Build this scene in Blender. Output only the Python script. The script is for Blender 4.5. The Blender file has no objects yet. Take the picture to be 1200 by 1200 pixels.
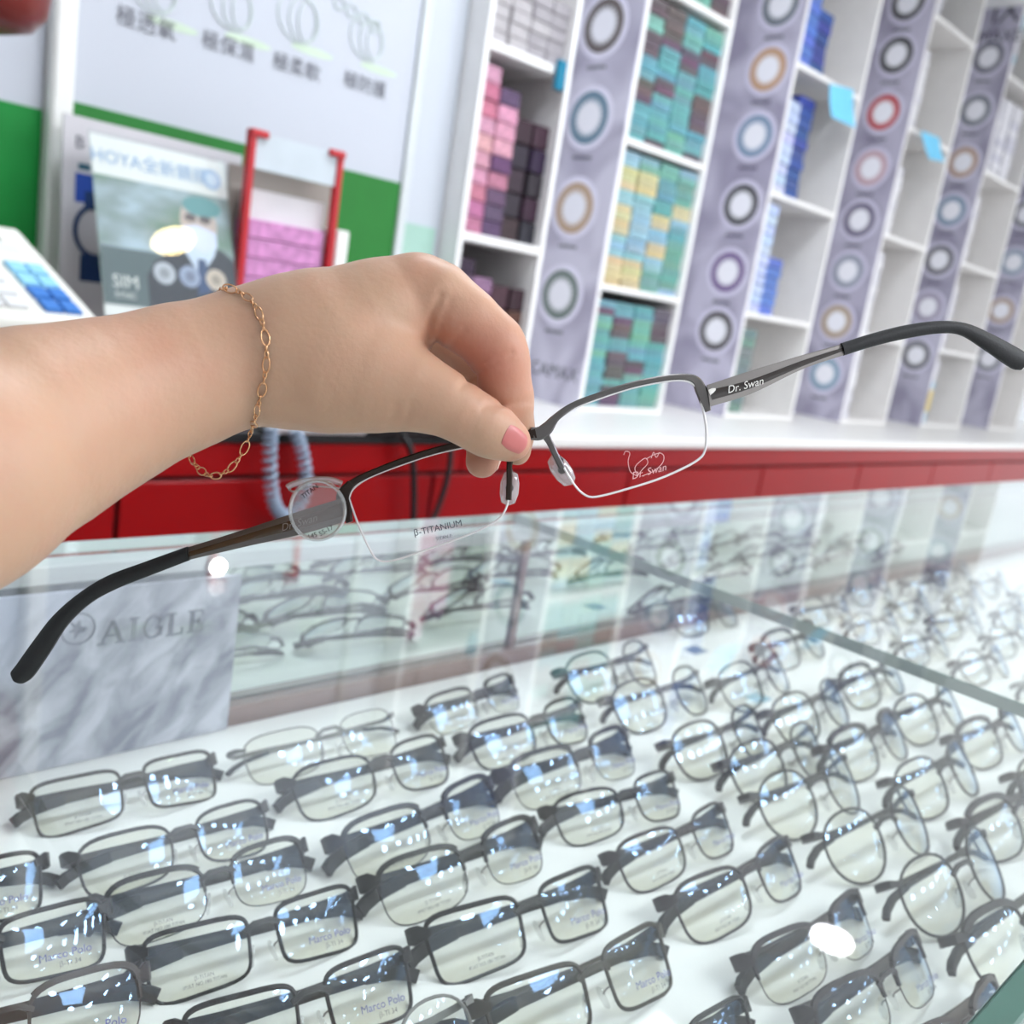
import bpy, math, random
import numpy as np
from mathutils import Matrix, Vector
random.seed(7)
rng = np.random.default_rng(7)
S = bpy.context.scene
COL = S.collection

# ------------------------------------------------------------------ camera
F = 1130.0                                   # focal length in pixels of the 1200 px frame
CAM = Vector((0, 0, 1.15))
def _n(v): v = np.array(v, float); return v/np.linalg.norm(v)
_Z = _n((815, 5100, F)); _d = np.array((1130, 78, -F)); _X = _n(_d-_d.dot(_Z)*_Z); _Y = np.cross(_Z, _X)
RM = np.stack([_X, _Y, _Z])                  # camera axes -> world
RC = Matrix([[float(c) for c in r] for r in RM])
cam_data = bpy.data.cameras.new('camera')
cam = bpy.data.objects.new('camera', cam_data); COL.objects.link(cam)
cam.matrix_world = Matrix.Translation(CAM) @ RC.to_4x4()
cam_data.sensor_width = 36; cam_data.lens = F/1200*36
cam_data.clip_start = .01; cam_data.clip_end = 60
cam_data.dof.use_dof = True; cam_data.dof.focus_distance = .372; cam_data.dof.aperture_fstop = 10.5
S.camera = cam
# ------------------------------------------------------------------ world, exposure
w = bpy.data.worlds.new('shop_daylight'); S.world = w; w.use_nodes = True
w.node_tree.nodes['Background'].inputs[0].default_value = (.91, .955, 1, 1)
w.node_tree.nodes['Background'].inputs[1].default_value = .74
S.view_settings.view_transform = 'Standard'; S.view_settings.look = 'None'
S.view_settings.gamma = 1; S.view_settings.use_curve_mapping = False
S.view_settings.exposure = 1.06
LAMP_E, PANEL_E = 44.0, 9.5
try:
    S.cycles.max_bounces = 12; S.cycles.transparent_max_bounces = 40
    S.cycles.caustics_reflective = False; S.cycles.caustics_refractive = False
    S.cycles.sample_clamp_indirect = 6
except Exception: pass

def ray(u, v): return RM @ np.array((u-600, 600-v, -F))
def at_y(u, v, y):
    d = ray(u, v); d = d*(y/d[1]); return Vector((d[0], d[1], d[2]+CAM.z))
def at_z(u, v, z):
    d = ray(u, v); d = d*((z-CAM.z)/d[2]); return Vector((d[0], d[1], d[2]+CAM.z))
def cs(u, v, d): return np.array(((u-600)/F*d, (600-v)/F*d, -d))       # camera space point
def cw(u, v, d):
    p = RM @ cs(u, v, d); return Vector((p[0], p[1], p[2]+CAM.z))
def c2w(a): return a @ RM.T + np.array(CAM)

# ------------------------------------------------------------------ materials
def lin(c):
    c = [x/255 for x in c]
    return tuple(x/12.92 if x <= .04045 else ((x+.055)/1.055)**2.4 for x in c)+(1,)
def mat(name, rgb, rough=.5, metal=0, noise=0, scale=20, bump=0, spec=.5, bscale=None, sss=0):
    m = bpy.data.materials.new(name); m.use_nodes = True
    nt = m.node_tree; b = nt.nodes['Principled BSDF']
    b.inputs['Base Color'].default_value = lin(rgb); b.inputs['Roughness'].default_value = rough
    b.inputs['Metallic'].default_value = metal; b.inputs['Specular IOR Level'].default_value = spec
    if noise or bump:
        tc = nt.nodes.new('ShaderNodeTexCoord'); n = nt.nodes.new('ShaderNodeTexNoise')
        n.inputs['Scale'].default_value = scale; n.inputs['Detail'].default_value = 5
        nt.links.new(tc.outputs['Object'], n.inputs['Vector'])
        if noise:
            r = nt.nodes.new('ShaderNodeValToRGB'); c = lin(rgb)
            r.color_ramp.elements[0].position = .3; r.color_ramp.elements[1].position = .7
            r.color_ramp.elements[0].color = tuple(x*(1-noise) for x in c[:3])+(1,)
            r.color_ramp.elements[1].color = tuple(min(1, x*(1+noise*.6)) for x in c[:3])+(1,)
            nt.links.new(n.outputs['Fac'], r.inputs[0]); nt.links.new(r.outputs[0], b.inputs['Base Color'])
        if bump:
            n2 = n
            if bscale:
                n2 = nt.nodes.new('ShaderNodeTexNoise'); n2.inputs['Scale'].default_value = bscale
                n2.inputs['Detail'].default_value = 4; nt.links.new(tc.outputs['Object'], n2.inputs['Vector'])
            bp = nt.nodes.new('ShaderNodeBump'); bp.inputs['Strength'].default_value = bump
            bp.inputs['Distance'].default_value = .001
            nt.links.new(n2.outputs['Fac'], bp.inputs['Height']); nt.links.new(bp.outputs[0], b.inputs['Normal'])
    if sss:
        b.inputs['Subsurface Weight'].default_value = sss
        b.inputs['Subsurface Radius'].default_value = (1, .35, .2); b.inputs['Subsurface Scale'].default_value = .004
    return m
def emit(name, rgb, e):
    m = bpy.data.materials.new(name); m.use_nodes = True; nt = m.node_tree; nt.nodes.clear()
    o = nt.nodes.new('ShaderNodeOutputMaterial'); k = nt.nodes.new('ShaderNodeEmission')
    k.inputs[0].default_value = lin(rgb); k.inputs[1].default_value = e; nt.links.new(k.outputs[0], o.inputs[0]); return m
def clear(name, tint=(250, 252, 250), gloss=(255, 255, 255), ior=1.5, rough=.0, haze=0, boost=0, hazecol=(235, 240, 240), scratch=False):
    """thin clear sheet: what passes through plus a Fresnel mirror, with a little dust"""
    m = bpy.data.materials.new(name); m.use_nodes = True; nt = m.node_tree; nt.nodes.clear(); L = nt.links.new
    o = nt.nodes.new('ShaderNodeOutputMaterial'); t = nt.nodes.new('ShaderNodeBsdfTransparent'); t.inputs[0].default_value = lin(tint)
    g = nt.nodes.new('ShaderNodeBsdfGlossy'); g.inputs[0].default_value = lin(gloss); g.inputs['Roughness'].default_value = rough
    # Fresnel of a thin sheet, alike from either side: F0 + (1-F0)(1-|cos|)^5
    lw = nt.nodes.new('ShaderNodeLayerWeight'); lw.inputs[0].default_value = .5
    pw = nt.nodes.new('ShaderNodeMath'); pw.operation = 'POWER'; pw.inputs[1].default_value = 5; L(lw.outputs['Facing'], pw.inputs[0])
    f0 = ((ior-1)/(ior+1))**2
    fr = nt.nodes.new('ShaderNodeMath'); fr.operation = 'MULTIPLY_ADD'; fr.inputs[1].default_value = 1-f0; fr.inputs[2].default_value = f0; L(pw.outputs[0], fr.inputs[0])
    mx = nt.nodes.new('ShaderNodeMixShader')
    if boost:
        a = nt.nodes.new('ShaderNodeMath'); a.operation = 'ADD'; a.inputs[1].default_value = boost; a.use_clamp = True
        L(fr.outputs[0], a.inputs[0]); L(a.outputs[0], mx.inputs[0])
    else: L(fr.outputs[0], mx.inputs[0])
    L(t.outputs[0], mx.inputs[1]); L(g.outputs[0], mx.inputs[2]); last = mx
    if haze:
        d = nt.nodes.new('ShaderNodeBsdfDiffuse'); d.inputs[0].default_value = lin(hazecol)
        tc = nt.nodes.new('ShaderNodeTexCoord'); n = nt.nodes.new('ShaderNodeTexNoise'); n.inputs['Scale'].default_value = 9; n.inputs['Detail'].default_value = 6
        mr = nt.nodes.new('ShaderNodeMapRange'); mr.inputs[1].default_value = .3; mr.inputs[2].default_value = .75
        mr.inputs[3].default_value = haze*.35; mr.inputs[4].default_value = haze
        L(tc.outputs['Object'], n.inputs['Vector']); L(n.outputs['Fac'], mr.inputs[0])
        fac = mr.outputs[0]
        m2 = nt.nodes.new('ShaderNodeMixShader'); L(fac, m2.inputs[0]); L(last.outputs[0], m2.inputs[1]); L(d.outputs[0], m2.inputs[2]); last = m2
    L(last.outputs[0], o.inputs[0]); return m
def objcol(name, rough=.45, spec=.4, noise=.25, scale=60, metal=0):
    """material whose colour is each object's own colour, with a little printed mottling"""
    m = bpy.data.materials.new(name); m.use_nodes = True; nt = m.node_tree; b = nt.nodes['Principled BSDF']; L = nt.links.new
    b.inputs['Roughness'].default_value = rough; b.inputs['Specular IOR Level'].default_value = spec; b.inputs['Metallic'].default_value = metal
    oi = nt.nodes.new('ShaderNodeObjectInfo'); tc = nt.nodes.new('ShaderNodeTexCoord'); n = nt.nodes.new('ShaderNodeTexNoise')
    n.inputs['Scale'].default_value = scale; n.inputs['Detail'].default_value = 3; L(tc.outputs['Object'], n.inputs['Vector'])
    mr = nt.nodes.new('ShaderNodeMapRange'); mr.inputs[1].default_value = .35; mr.inputs[2].default_value = .65
    mr.inputs[3].default_value = 1-noise; mr.inputs[4].default_value = 1+noise*.5; L(n.outputs['Fac'], mr.inputs[0])
    mu = nt.nodes.new('ShaderNodeVectorMath'); mu.operation = 'SCALE'; L(oi.outputs['Color'], mu.inputs[0]); L(mr.outputs[0], mu.inputs['Scale'])
    L(mu.outputs[0], b.inputs['Base Color']); return m
M = {}
M['wall'] = mat('wall_paint', (236, 238, 242), .7, noise=.03, scale=3)
M['ceiling'] = mat('ceiling_board', (240, 240, 240), .8)
M['floor'] = mat('floor_tile', (190, 190, 188), .35, noise=.06, scale=4)
M['white'] = mat('white_laminate', (238, 236, 232), .35, noise=.02)
M['cream'] = mat('cream_edge', (240, 237, 235), .45, noise=.03)
M['red'] = mat('red_lacquer', (150, 0, 5), .35, noise=.05, scale=6, spec=.3)
M['redplastic'] = mat('red_plastic', (186, 14, 28), .35)
M['black'] = mat('black_plastic', (14, 14, 15), .45)
M['matteblack'] = mat('black_rubber', (12, 12, 14), .6, bump=.15, scale=900)
M['gap'] = mat('dark_gap', (30, 6, 8), .8)
M['tray'] = mat('white_tray_cloth', (243, 243, 241), .75, noise=.035, scale=18, bump=.25, bscale=60)
M['brown'] = mat('brown_anodised_strip', (128, 98, 86), .35, noise=.12, scale=25)
M['mirror'] = mat('mirror', (205, 216, 210), .02, metal=1)
M['rail'] = mat('brushed_rail', (205, 209, 210), .3, noise=.05, scale=8)
M['green_glass'] = mat('green_glass_edge', (66, 104, 92), .3, noise=.15, scale=20)
M['pane'] = clear('counter_glass', (252, 254, 253), ior=1.45, haze=.022)
M['pane_edge'] = mat('polished_glass_edge', (190, 206, 202), .12)
M['lens'] = clear('demo_lens', (246, 245, 236), (165, 205, 255), ior=1.5, boost=.02)
M['lensclear'] = clear('held_lens', (252, 251, 251), (225, 225, 255), ior=1.18)
M['acrylic'] = clear('acrylic_sheet', (250, 252, 252), ior=1.5)
M['film'] = clear('label_film', (225, 222, 222), ior=1.5, boost=.03, haze=.30, hazecol=(222, 216, 214))
M['traypad'] = clear('soft_pad', (246, 246, 246), ior=1.45, rough=.05, haze=.12)
M['pad'] = clear('silicone_pad', (232, 232, 232), ior=1.7, rough=.08, boost=.14, haze=.25)
M['nylon'] = mat('nylon_line', (226, 222, 222), .25)
M['gun'] = mat('gunmetal', (104, 100, 98), .32, metal=.85)
M['silver'] = mat('silver_metal', (140, 135, 132), .36, metal=.9)
M['darkmetal'] = mat('dark_bronze_metal', (52, 42, 36), .3, metal=.7)
M['inlay'] = mat('dark_inlay', (46, 38, 34), .22, spec=.7)
M['inlaybrown'] = mat('brown_inlay', (62, 44, 26), .22, spec=.7)
M['ink_white'] = mat('white_ink', (236, 232, 226), .5)
M['ink_grey'] = mat('grey_ink', (96, 96, 104), .6)
M['ink_pale'] = mat('pale_pink_ink', (226, 180, 180), .6)
M['ink_black'] = mat('black_ink', (44, 42, 42), .6)
M['ink_blue'] = mat('blue_ink', (96, 100, 168), .6)
M['ink_dark'] = mat('dark_grey_ink', (70, 72, 82), .6)
M['ink_mid'] = mat('mid_grey_ink', (104, 108, 120), .6)
M['gold'] = mat('rose_gold', (226, 176, 132), .22, metal=1)
M['frame'] = objcol('frame_enamel', .36, .3, .12, 80, .0)
M['card'] = objcol('box_card', .45, .35, .28, 55)
M['flat'] = objcol('flat_print', .55, .3, .04, 20)
M['plumback'] = mat('plum_back_panel', (84, 64, 78), .6)
M['skirt'] = mat('case_body_white', (225, 226, 228), .4)
# skin: colour varies with a painted redness attribute (fingers pinker)
def skin_mat():
    m = mat('skin', (196, 152, 124), .46, bump=.16, scale=420, sss=.22, spec=.35); nt = m.node_tree; b = nt.nodes['Principled BSDF']; L = nt.links.new
    at = nt.nodes.new('ShaderNodeAttribute'); at.attribute_name = 'pink'
    tc = nt.nodes.new('ShaderNodeTexCoord'); n = nt.nodes.new('ShaderNodeTexNoise'); n.inputs['Scale'].default_value = 45; n.inputs['Detail'].default_value = 4
    L(tc.outputs['Object'], n.inputs['Vector'])
    ad = nt.nodes.new('ShaderNodeMath'); ad.operation = 'MULTIPLY_ADD'; ad.inputs[1].default_value = .55; ad.inputs[2].default_value = -.24; L(n.outputs['Fac'], ad.inputs[0])
    a2 = nt.nodes.new('ShaderNodeMath'); a2.operation = 'ADD'; a2.use_clamp = True; L(ad.outputs[0], a2.inputs[0]); L(at.outputs['Fac'], a2.inputs[1])
    r = nt.nodes.new('ShaderNodeValToRGB'); r.color_ramp.elements[0].color = lin((188, 151, 125)); r.color_ramp.elements[1].color = lin((190, 116, 96))
    L(a2.outputs[0], r.inputs[0]); L(r.outputs[0], b.inputs['Base Color']); return m
M['skin'] = skin_mat()
M['nail'] = mat('pink_nail', (184, 98, 94), .3, spec=.6)
M['nailpale'] = mat('bare_nail', (226, 190, 170), .3)
def poster_mat():
    m = mat('lavender_poster', (172, 168, 186), .4, spec=.5); nt = m.node_tree; b = nt.nodes['Principled BSDF']; L = nt.links.new
    tc = nt.nodes.new('ShaderNodeTexCoord'); wv = nt.nodes.new('ShaderNodeTexNoise'); wv.inputs['Scale'].default_value = 4.5; wv.inputs['Detail'].default_value = 1.5; wv.inputs['Distortion'].default_value = 1.2
    L(tc.outputs['Object'], wv.inputs['Vector'])
    oi = nt.nodes.new('ShaderNodeObjectInfo')
    r = nt.nodes.new('ShaderNodeValToRGB'); r.color_ramp.elements[0].position = .35; r.color_ramp.elements[1].position = .62
    r.color_ramp.elements[0].color = (.62, .60, .66, 1); r.color_ramp.elements[1].color = (1.02, 1.02, 1.02, 1); L(wv.outputs['Fac'], r.inputs[0])
    mu = nt.nodes.new('ShaderNodeVectorMath'); mu.operation = 'MULTIPLY'; L(oi.outputs['Color'], mu.inputs[0]); L(r.outputs[0], mu.inputs[1]); L(mu.outputs[0], b.inputs['Base Color']); return m
M['poster'] = poster_mat()
def iris_mat():
    """contact lens print: ring in the object's colour, soft streaks, white pupil; radius in object x,z"""
    m = mat('iris_print', (200, 200, 200), .45); nt = m.node_tree; b = nt.nodes['Principled BSDF']; L = nt.links.new
    tc = nt.nodes.new('ShaderNodeTexCoord'); sp = nt.nodes.new('ShaderNodeSeparateXYZ'); L(tc.outputs['Object'], sp.inputs[0])
    cx = nt.nodes.new('ShaderNodeCombineXYZ'); L(sp.outputs[0], cx.inputs[0]); L(sp.outputs[2], cx.inputs[1])
    ln = nt.nodes.new('ShaderNodeVectorMath'); ln.operation = 'LENGTH'; L(cx.outputs[0], ln.inputs[0])
    an = nt.nodes.new('ShaderNodeMath'); an.operation = 'ARCTAN2'; L(sp.outputs[2], an.inputs[0]); L(sp.outputs[0], an.inputs[1])
    sn = nt.nodes.new('ShaderNodeMath'); sn.operation = 'MULTIPLY'; sn.inputs[1].default_value = 22; L(an.outputs[0], sn.inputs[0])
    s2 = nt.nodes.new('ShaderNodeMath'); s2.operation = 'SINE'; L(sn.outputs[0], s2.inputs[0])
    wob = nt.nodes.new('ShaderNodeMath'); wob.operation = 'MULTIPLY_ADD'; wob.inputs[1].default_value = .05; L(s2.outputs[0], wob.inputs[0]); L(ln.outputs['Value'], wob.inputs[2])
    r = nt.nodes.new('ShaderNodeValToRGB'); cr = r.color_ramp; cr.elements[0].position = .56; cr.elements[0].color = (0, 0, 0, 1)
    cr.elements[1].position = .93; cr.elements[1].color = (1, 1, 1, 1); e_ = cr.elements.new(.72); e_.color = (.85, .85, .85, 1); L(wob.outputs[0], r.inputs[0])
    oi = nt.nodes.new('ShaderNodeObjectInfo')
    mx = nt.nodes.new('ShaderNodeMix'); mx.data_type = 'RGBA'; mx.inputs[6].default_value = lin((246, 246, 252)); L(r.outputs[0], mx.inputs[0]); L(oi.outputs['Color'], mx.inputs[7])
    L(mx.outputs[2], b.inputs['Base Color']); return m
M['iris'] = iris_mat()
def mountain_mat():
    m = mat('mountain_print', (190, 194, 206), .35); nt = m.node_tree; b = nt.nodes['Principled BSDF']; L = nt.links.new
    tc = nt.nodes.new('ShaderNodeTexCoord'); mp = nt.nodes.new('ShaderNodeMapping'); mp.inputs['Scale'].default_value = (16, 1, 34); vr = nt.nodes.new('ShaderNodeVectorRotate'); vr.rotation_type = 'Y_AXIS'; vr.inputs['Angle'].default_value = .85; L(tc.outputs['Object'], vr.inputs['Vector'])
    n = nt.nodes.new('ShaderNodeTexNoise'); n.inputs['Scale'].default_value = 1.6; n.inputs['Detail'].default_value = 7; n.inputs['Distortion'].default_value = .6
    L(vr.outputs[0], mp.inputs[0]); L(mp.outputs[0], n.inputs['Vector'])
    # ridge: the mountain fills below a slanting line x - 1.1 z
    sp = nt.nodes.new('ShaderNodeSeparateXYZ'); L(tc.outputs['Object'], sp.inputs[0])
    a = nt.nodes.new('ShaderNodeMath'); a.operation = 'MULTIPLY_ADD'; a.inputs[1].default_value = -1.1; L(sp.outputs[2], a.inputs[0]); L(sp.outputs[0], a.inputs[2])
    mr = nt.nodes.new('ShaderNodeMapRange'); mr.inputs[1].default_value = -.83; mr.inputs[2].default_value = -.74; L(a.outputs[0], mr.inputs[0])
    r = nt.nodes.new('ShaderNodeValToRGB'); e = r.color_ramp.elements; e[0].position = .34; e[0].color = lin((112, 116, 130)); e[1].position = .66; e[1].color = lin((196, 198, 208)); L(n.outputs['Fac'], r.inputs[0])
    mx = nt.nodes.new('ShaderNodeMix'); mx.data_type = 'RGBA'; mx.inputs[6].default_value = lin((186, 192, 212)); L(mr.outputs[0], mx.inputs[0]); L(r.outputs[0], mx.inputs[7])
    L(mx.outputs[2], b.inputs['Base Color']); return m
M['mountain'] = mountain_mat()
M['lamp'] = emit('downlight_glow', (246, 249, 255), LAMP_E)
M['panel'] = emit('panel_glow', (236, 245, 255), PANEL_E)
M['led'] = emit('led_puck', (255, 255, 255), 6)
FACE = Matrix(((1, 0, 0), (0, 0, -1), (0, 1, 0)))       # local xy-plane standing upright, facing -y

# ------------------------------------------------------------------ object helpers
def wm(o):
    mb = o.matrix_parent_inverse @ o.matrix_basis if o.parent else o.matrix_basis
    return wm(o.parent) @ mb if o.parent else mb.copy()
class MB:
    def __init__(s): s.v = []; s.f = []; s.m = []
    def add(s, vs, fs, k=0):
        b = len(s.v); s.v += [tuple(map(float, p)) for p in vs]; s.f += [tuple(b+i for i in f) for f in fs]; s.m += [k]*len(fs); return s
    def box(s, a, b, k=0, bev=0, T=None):
        x0, y0, z0 = a; x1, y1, z1 = b; t = min(bev, (x1-x0)/2.01, (y1-y0)/2.01, (z1-z0)/2.01)
        if t <= 0:
            vs = [(x0, y0, z0), (x1, y0, z0), (x1, y1, z0), (x0, y1, z0), (x0, y0, z1), (x1, y0, z1), (x1, y1, z1), (x0, y1, z1)]
            fs = [(0, 3, 2, 1), (4, 5, 6, 7), (0, 1, 5, 4), (1, 2, 6, 5), (2, 3, 7, 6), (3, 0, 4, 7)]
        else:                                            # chamfered box: 24 vertices
            vs = []; idx = {}
            for ix, X in enumerate((x0, x1)):
                for iy, Yv in enumerate((y0, y1)):
                    for iz, Zv in enumerate((z0, z1)):
                        sx, sy, sz = (t if not ix else -t), (t if not iy else -t), (t if not iz else -t)
                        for ax, off in enumerate(((0, sy, sz), (sx, 0, sz), (sx, sy, 0))):
                            idx[ix, iy, iz, ax] = len(vs); vs.append((X+off[0], Yv+off[1], Zv+off[2]))
            I = lambda a_, b_, c_, d_: idx[a_, b_, c_, d_]
            fs = []
            for i in (0, 1):
                q = [I(i, 0, 0, 0), I(i, 1, 0, 0), I(i, 1, 1, 0), I(i, 0, 1, 0)]; fs.append(tuple(q if i else q[::-1]))
                q = [I(0, i, 0, 1), I(0, i, 1, 1), I(1, i, 1, 1), I(1, i, 0, 1)]; fs.append(tuple(q if i else q[::-1]))
                q = [I(0, 0, i, 2), I(1, 0, i, 2), I(1, 1, i, 2), I(0, 1, i, 2)]; fs.append(tuple(q if i else q[::-1]))
            for i in (0, 1):
                for j in (0, 1):
                    q = (I(i, j, 0, 0), I(i, j, 0, 1), I(i, j, 1, 1), I(i, j, 1, 0)); fs.append(q if i == j else q[::-1])
                    q = (I(i, 0, j, 0), I(i, 0, j, 2), I(i, 1, j, 2), I(i, 1, j, 0)); fs.append(q if i != j else q[::-1])
                    q = (I(0, i, j, 1), I(0, i, j, 2), I(1, i, j, 2), I(1, i, j, 1)); fs.append(q if i == j else q[::-1])
                    for k2 in (0, 1):
                        q = (I(i, j, k2, 0), I(i, j, k2, 1), I(i, j, k2, 2)); fs.append(q if (i+j+k2) % 2 else q[::-1])
        if T is not None: vs = [T @ Vector(p) for p in vs]
        return s.add(vs, fs, k)
    def tube(s, pts, r, n=8, closed=False, k=0, flat=None, up=None, cap=True):
        """sweep; r = radius or list; flat = (half width along 'up', half thickness) or list of such"""
        P = [Vector(p) for p in pts]; N = len(P); rings = []; prev = None
        for i in range(N):
            a = P[(i-1) % N] if (closed or i) else P[i]; b = P[(i+1) % N] if (closed or i < N-1) else P[i]
            t = (b-a).normalized()
            if up is not None: u = Vector(up); u = (u-t*u.dot(t))
            elif prev is None:
                u = Vector((0, 0, 1)) if abs(t.z) < .9 else Vector((1, 0, 0)); u = u-t*u.dot(t)
            else: u = prev-t*prev.dot(t)
            u.normalize(); prev = u; q = t.cross(u)
            if flat is not None:
                fw, ft = flat[i] if isinstance(flat, list) else flat
                c = .72
                prof = [(fw, ft*c), (fw*.9, ft), (-fw*.9, ft), (-fw, ft*c), (-fw, -ft*c), (-fw*.9, -ft), (fw*.9, -ft), (fw, -ft*c)]
                rings.append([P[i]+u*x+q*y for x, y in prof])
            else:
                rr = r[i] if isinstance(r, (list, tuple)) else r
                rings.append([P[i]+(u*math.cos(2*math.pi*j/n)+q*math.sin(2*math.pi*j/n))*rr for j in range(n)])
        n = len(rings[0]); vs = [p for R_ in rings for p in R_]; fs = []
        for i in range(N if closed else N-1):
            a = i*n; b = ((i+1) % N)*n
            for j in range(n): fs.append((a+j, a+(j+1) % n, b+(j+1) % n, b+j))
        if cap and not closed: fs.append(tuple(range(n))[::-1]); fs.append(tuple((N-1)*n+j for j in range(n)))
        return s.add(vs, fs, k)
    def prism(s, poly, z0, z1, k=0, T=None):
        """polygon in xy extruded in z"""
        n = len(poly); vs = [(x, y, z0) for x, y in poly]+[(x, y, z1) for x, y in poly]
        fs = [tuple(range(n))[::-1], tuple(range(n, 2*n))]+[(i, (i+1) % n, n+(i+1) % n, n+i) for i in range(n)]
        if T is not None: vs = [T @ Vector(p) for p in vs]
        return s.add(vs, fs, k)
    def disc(s, c, rx, rz, n=24, y=None, t=.001, k=0):
        """upright disc facing -y at c, thickness t"""
        poly = [(rx*math.cos(2*math.pi*i/n), rz*math.sin(2*math.pi*i/n)) for i in range(n)]
        return s.prism(poly, 0, t, k, Matrix.Translation(Vector(c)) @ FACE.to_4x4())
    def lathe(s, prof, n=24, k=0, T=None):
        vs = []; fs = []; m_ = len(prof)
        for i in range(n):
            a = 2*math.pi*i/n
            for r, z in prof: vs.append((r*math.cos(a), r*math.sin(a), z))
        for i in range(n):
            for j in range(m_-1):
                fs.append((i*m_+j, ((i+1) % n)*m_+j, ((i+1) % n)*m_+j+1, i*m_+j+1))
        if T is not None: vs = [T @ Vector(p) for p in vs]
        return s.add(vs, fs, k)
    def build(s, name, mats, parent=None, smooth=False, ang=40, world=True):
        me = bpy.data.meshes.new(name); me.from_pydata(s.v, [], s.f)
        for m_ in (mats if isinstance(mats, (list, tuple)) else [mats]): me.materials.append(m_)
        for p, k in zip(me.polygons, s.m): p.material_index = k
        if smooth: me.shade_smooth(); me.set_sharp_from_angle(angle=math.radians(ang))
        me.update()
        o = bpy.data.objects.new(name, me); COL.objects.link(o)
        if parent is not None:
            o.parent = parent
            if world: o.matrix_parent_inverse = wm(parent).inverted()
        return o
def setorigin(o, p):
    """put a top-level mesh's origin at p"""
    p = Vector(p); o.data.transform(Matrix.Translation(-p)); o.location = p; return o
def tag(o, label=None, cat=None, group=None, kind=None):
    if label: o['label'] = label
    if cat: o['category'] = cat
    if group: o['group'] = group
    if kind: o['kind'] = kind
    return o
def thing(name, loc, label, cat, group=None, rot=None):
    o = bpy.data.objects.new(name, None); COL.objects.link(o); o.empty_display_size = .02
    o.matrix_basis = Matrix.Translation(Vector(loc)) @ (rot.to_4x4() if rot else Matrix())
    return tag(o, label, cat, group)
def copy_tree(o, parent=None, data=None):
    c = o.copy(); COL.objects.link(c)
    if parent: c.parent = parent
    for ch in o.children: copy_tree(ch, c)
    return c
_txt = {}
def text_mesh(body, size, shear=0, align='CENTER', extrude=0.0):
    key = (body, size, shear, align)
    if key not in _txt:
        cu = bpy.data.curves.new('t', 'FONT'); cu.body = body; cu.size = size; cu.shear = shear; cu.align_x = align; cu.align_y = 'CENTER'; cu.resolution_u = 3; cu.extrude = extrude
        ob = bpy.data.objects.new('t', cu); COL.objects.link(ob)
        dg = bpy.context.evaluated_depsgraph_get(); me = bpy.data.meshes.new_from_object(ob.evaluated_get(dg))
        bpy.data.objects.remove(ob); me.materials.clear(); _txt[key] = me
    return _txt[key].copy()
def text(body, size, m, T, parent, name='lettering', shear=0, align='CENTER'):
    me = text_mesh(body, size, shear, align); me.transform(T); me.materials.append(m)
    for p in me.polygons: p.material_index = 0
    me.name = name; o = bpy.data.objects.new(name, me); COL.objects.link(o)
    if parent is not None: o.parent = parent; o.matrix_parent_inverse = wm(parent).inverted()
    return o
def upT(x, y, z, tilt=0): return Matrix.Translation((x, y, z)) @ Matrix.Rotation(tilt, 4, 'X') @ FACE.to_4x4()
def structure(o): o['kind'] = 'structure'; return o

# ================================================================== ROOM
zc = CAM.z; CEIL = 2.70; WY = 2.26
structure(MB().box((-3, -6, -.05), (9, WY+.1, 0)).build('floor', M['floor']))
structure(MB().box((-3, -6, CEIL), (9, WY+.1, CEIL+.05)).build('ceiling', M['ceiling']))
structure(MB().box((-3, WY, 0), (9, WY+.1, CEIL)).build('wall_back', M['wall']))
structure(MB().box((-3.1, -6, 0), (-3, WY+.1, CEIL)).build('wall_left', M['wall']))

# ceiling lamps ------------------------------------------------------
def downlight(x, y, label, r=.095, group='ceiling downlights'):
    t = thing('ceiling_downlight', (x, y, CEIL), label, 'ceiling light', group)
    MB().lathe([(r*.98, CEIL-.012), (r*1.25, CEIL-.016), (r*1.3, CEIL-.001), (r*.98, CEIL-.001)], 20, T=Matrix.Translation((x, y, 0))).build('trim_ring', M['white'], t, True)
    MB().lathe([(0, CEIL-.010), (r*.98, CEIL-.010)], 20, T=Matrix.Translation((x, y, 0))).build('diffuser', M['lamp'], t)
    return t
def panel(x, y, sx, sy, label):
    t = thing('ceiling_panel_light', (x, y, CEIL), label, 'ceiling light', 'ceiling panel lights')
    f = MB()
    for a, b in (((x-sx-.02, y-sy-.02), (x+sx+.02, y-sy)), ((x-sx-.02, y+sy), (x+sx+.02, y+sy+.02)), ((x-sx-.02, y-sy), (x-sx, y+sy)), ((x+sx, y-sy), (x+sx+.02, y+sy))):
        f.box((a[0], a[1], CEIL-.03), (b[0], b[1], CEIL-.001))
    f.build('frame', M['white'], t); MB().box((x-sx, y-sy, CEIL-.02), (x+sx, y+sy, CEIL-.002)).build('diffuser', M['panel'], t)
    return t
LB = 'round white ceiling downlight above the shop, mirrored as dots in the lenses'
for yy, x0_, dx_, n_, nm in ((-1.2, .5, .6, 5, 'nearest'), (-2.0, .9, .6, 8, 'second'), (-2.9, 1.3, .7, 9, 'third'), (-4.0, 2.0, .8, 8, 'farthest')):
    xs = [x0_+dx_*i for i in range(n_)]
    for xx, od in zip(xs, 'first second third fourth fifth sixth seventh eighth ninth'.split()): downlight(xx, yy, 'round white downlight, %s from left in the %s ceiling row behind the viewer' % (od, nm))
for x_, y_, nm in ((1.0, .9, 'left'), (1.95, .95, 'right')):  # unseen fill panels, added to brighten the lens posters, shelves and tray
    panel(x_, y_, .26, .26, 'square white ceiling light panel over the aisle before the shelves, the %s one' % nm)
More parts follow.
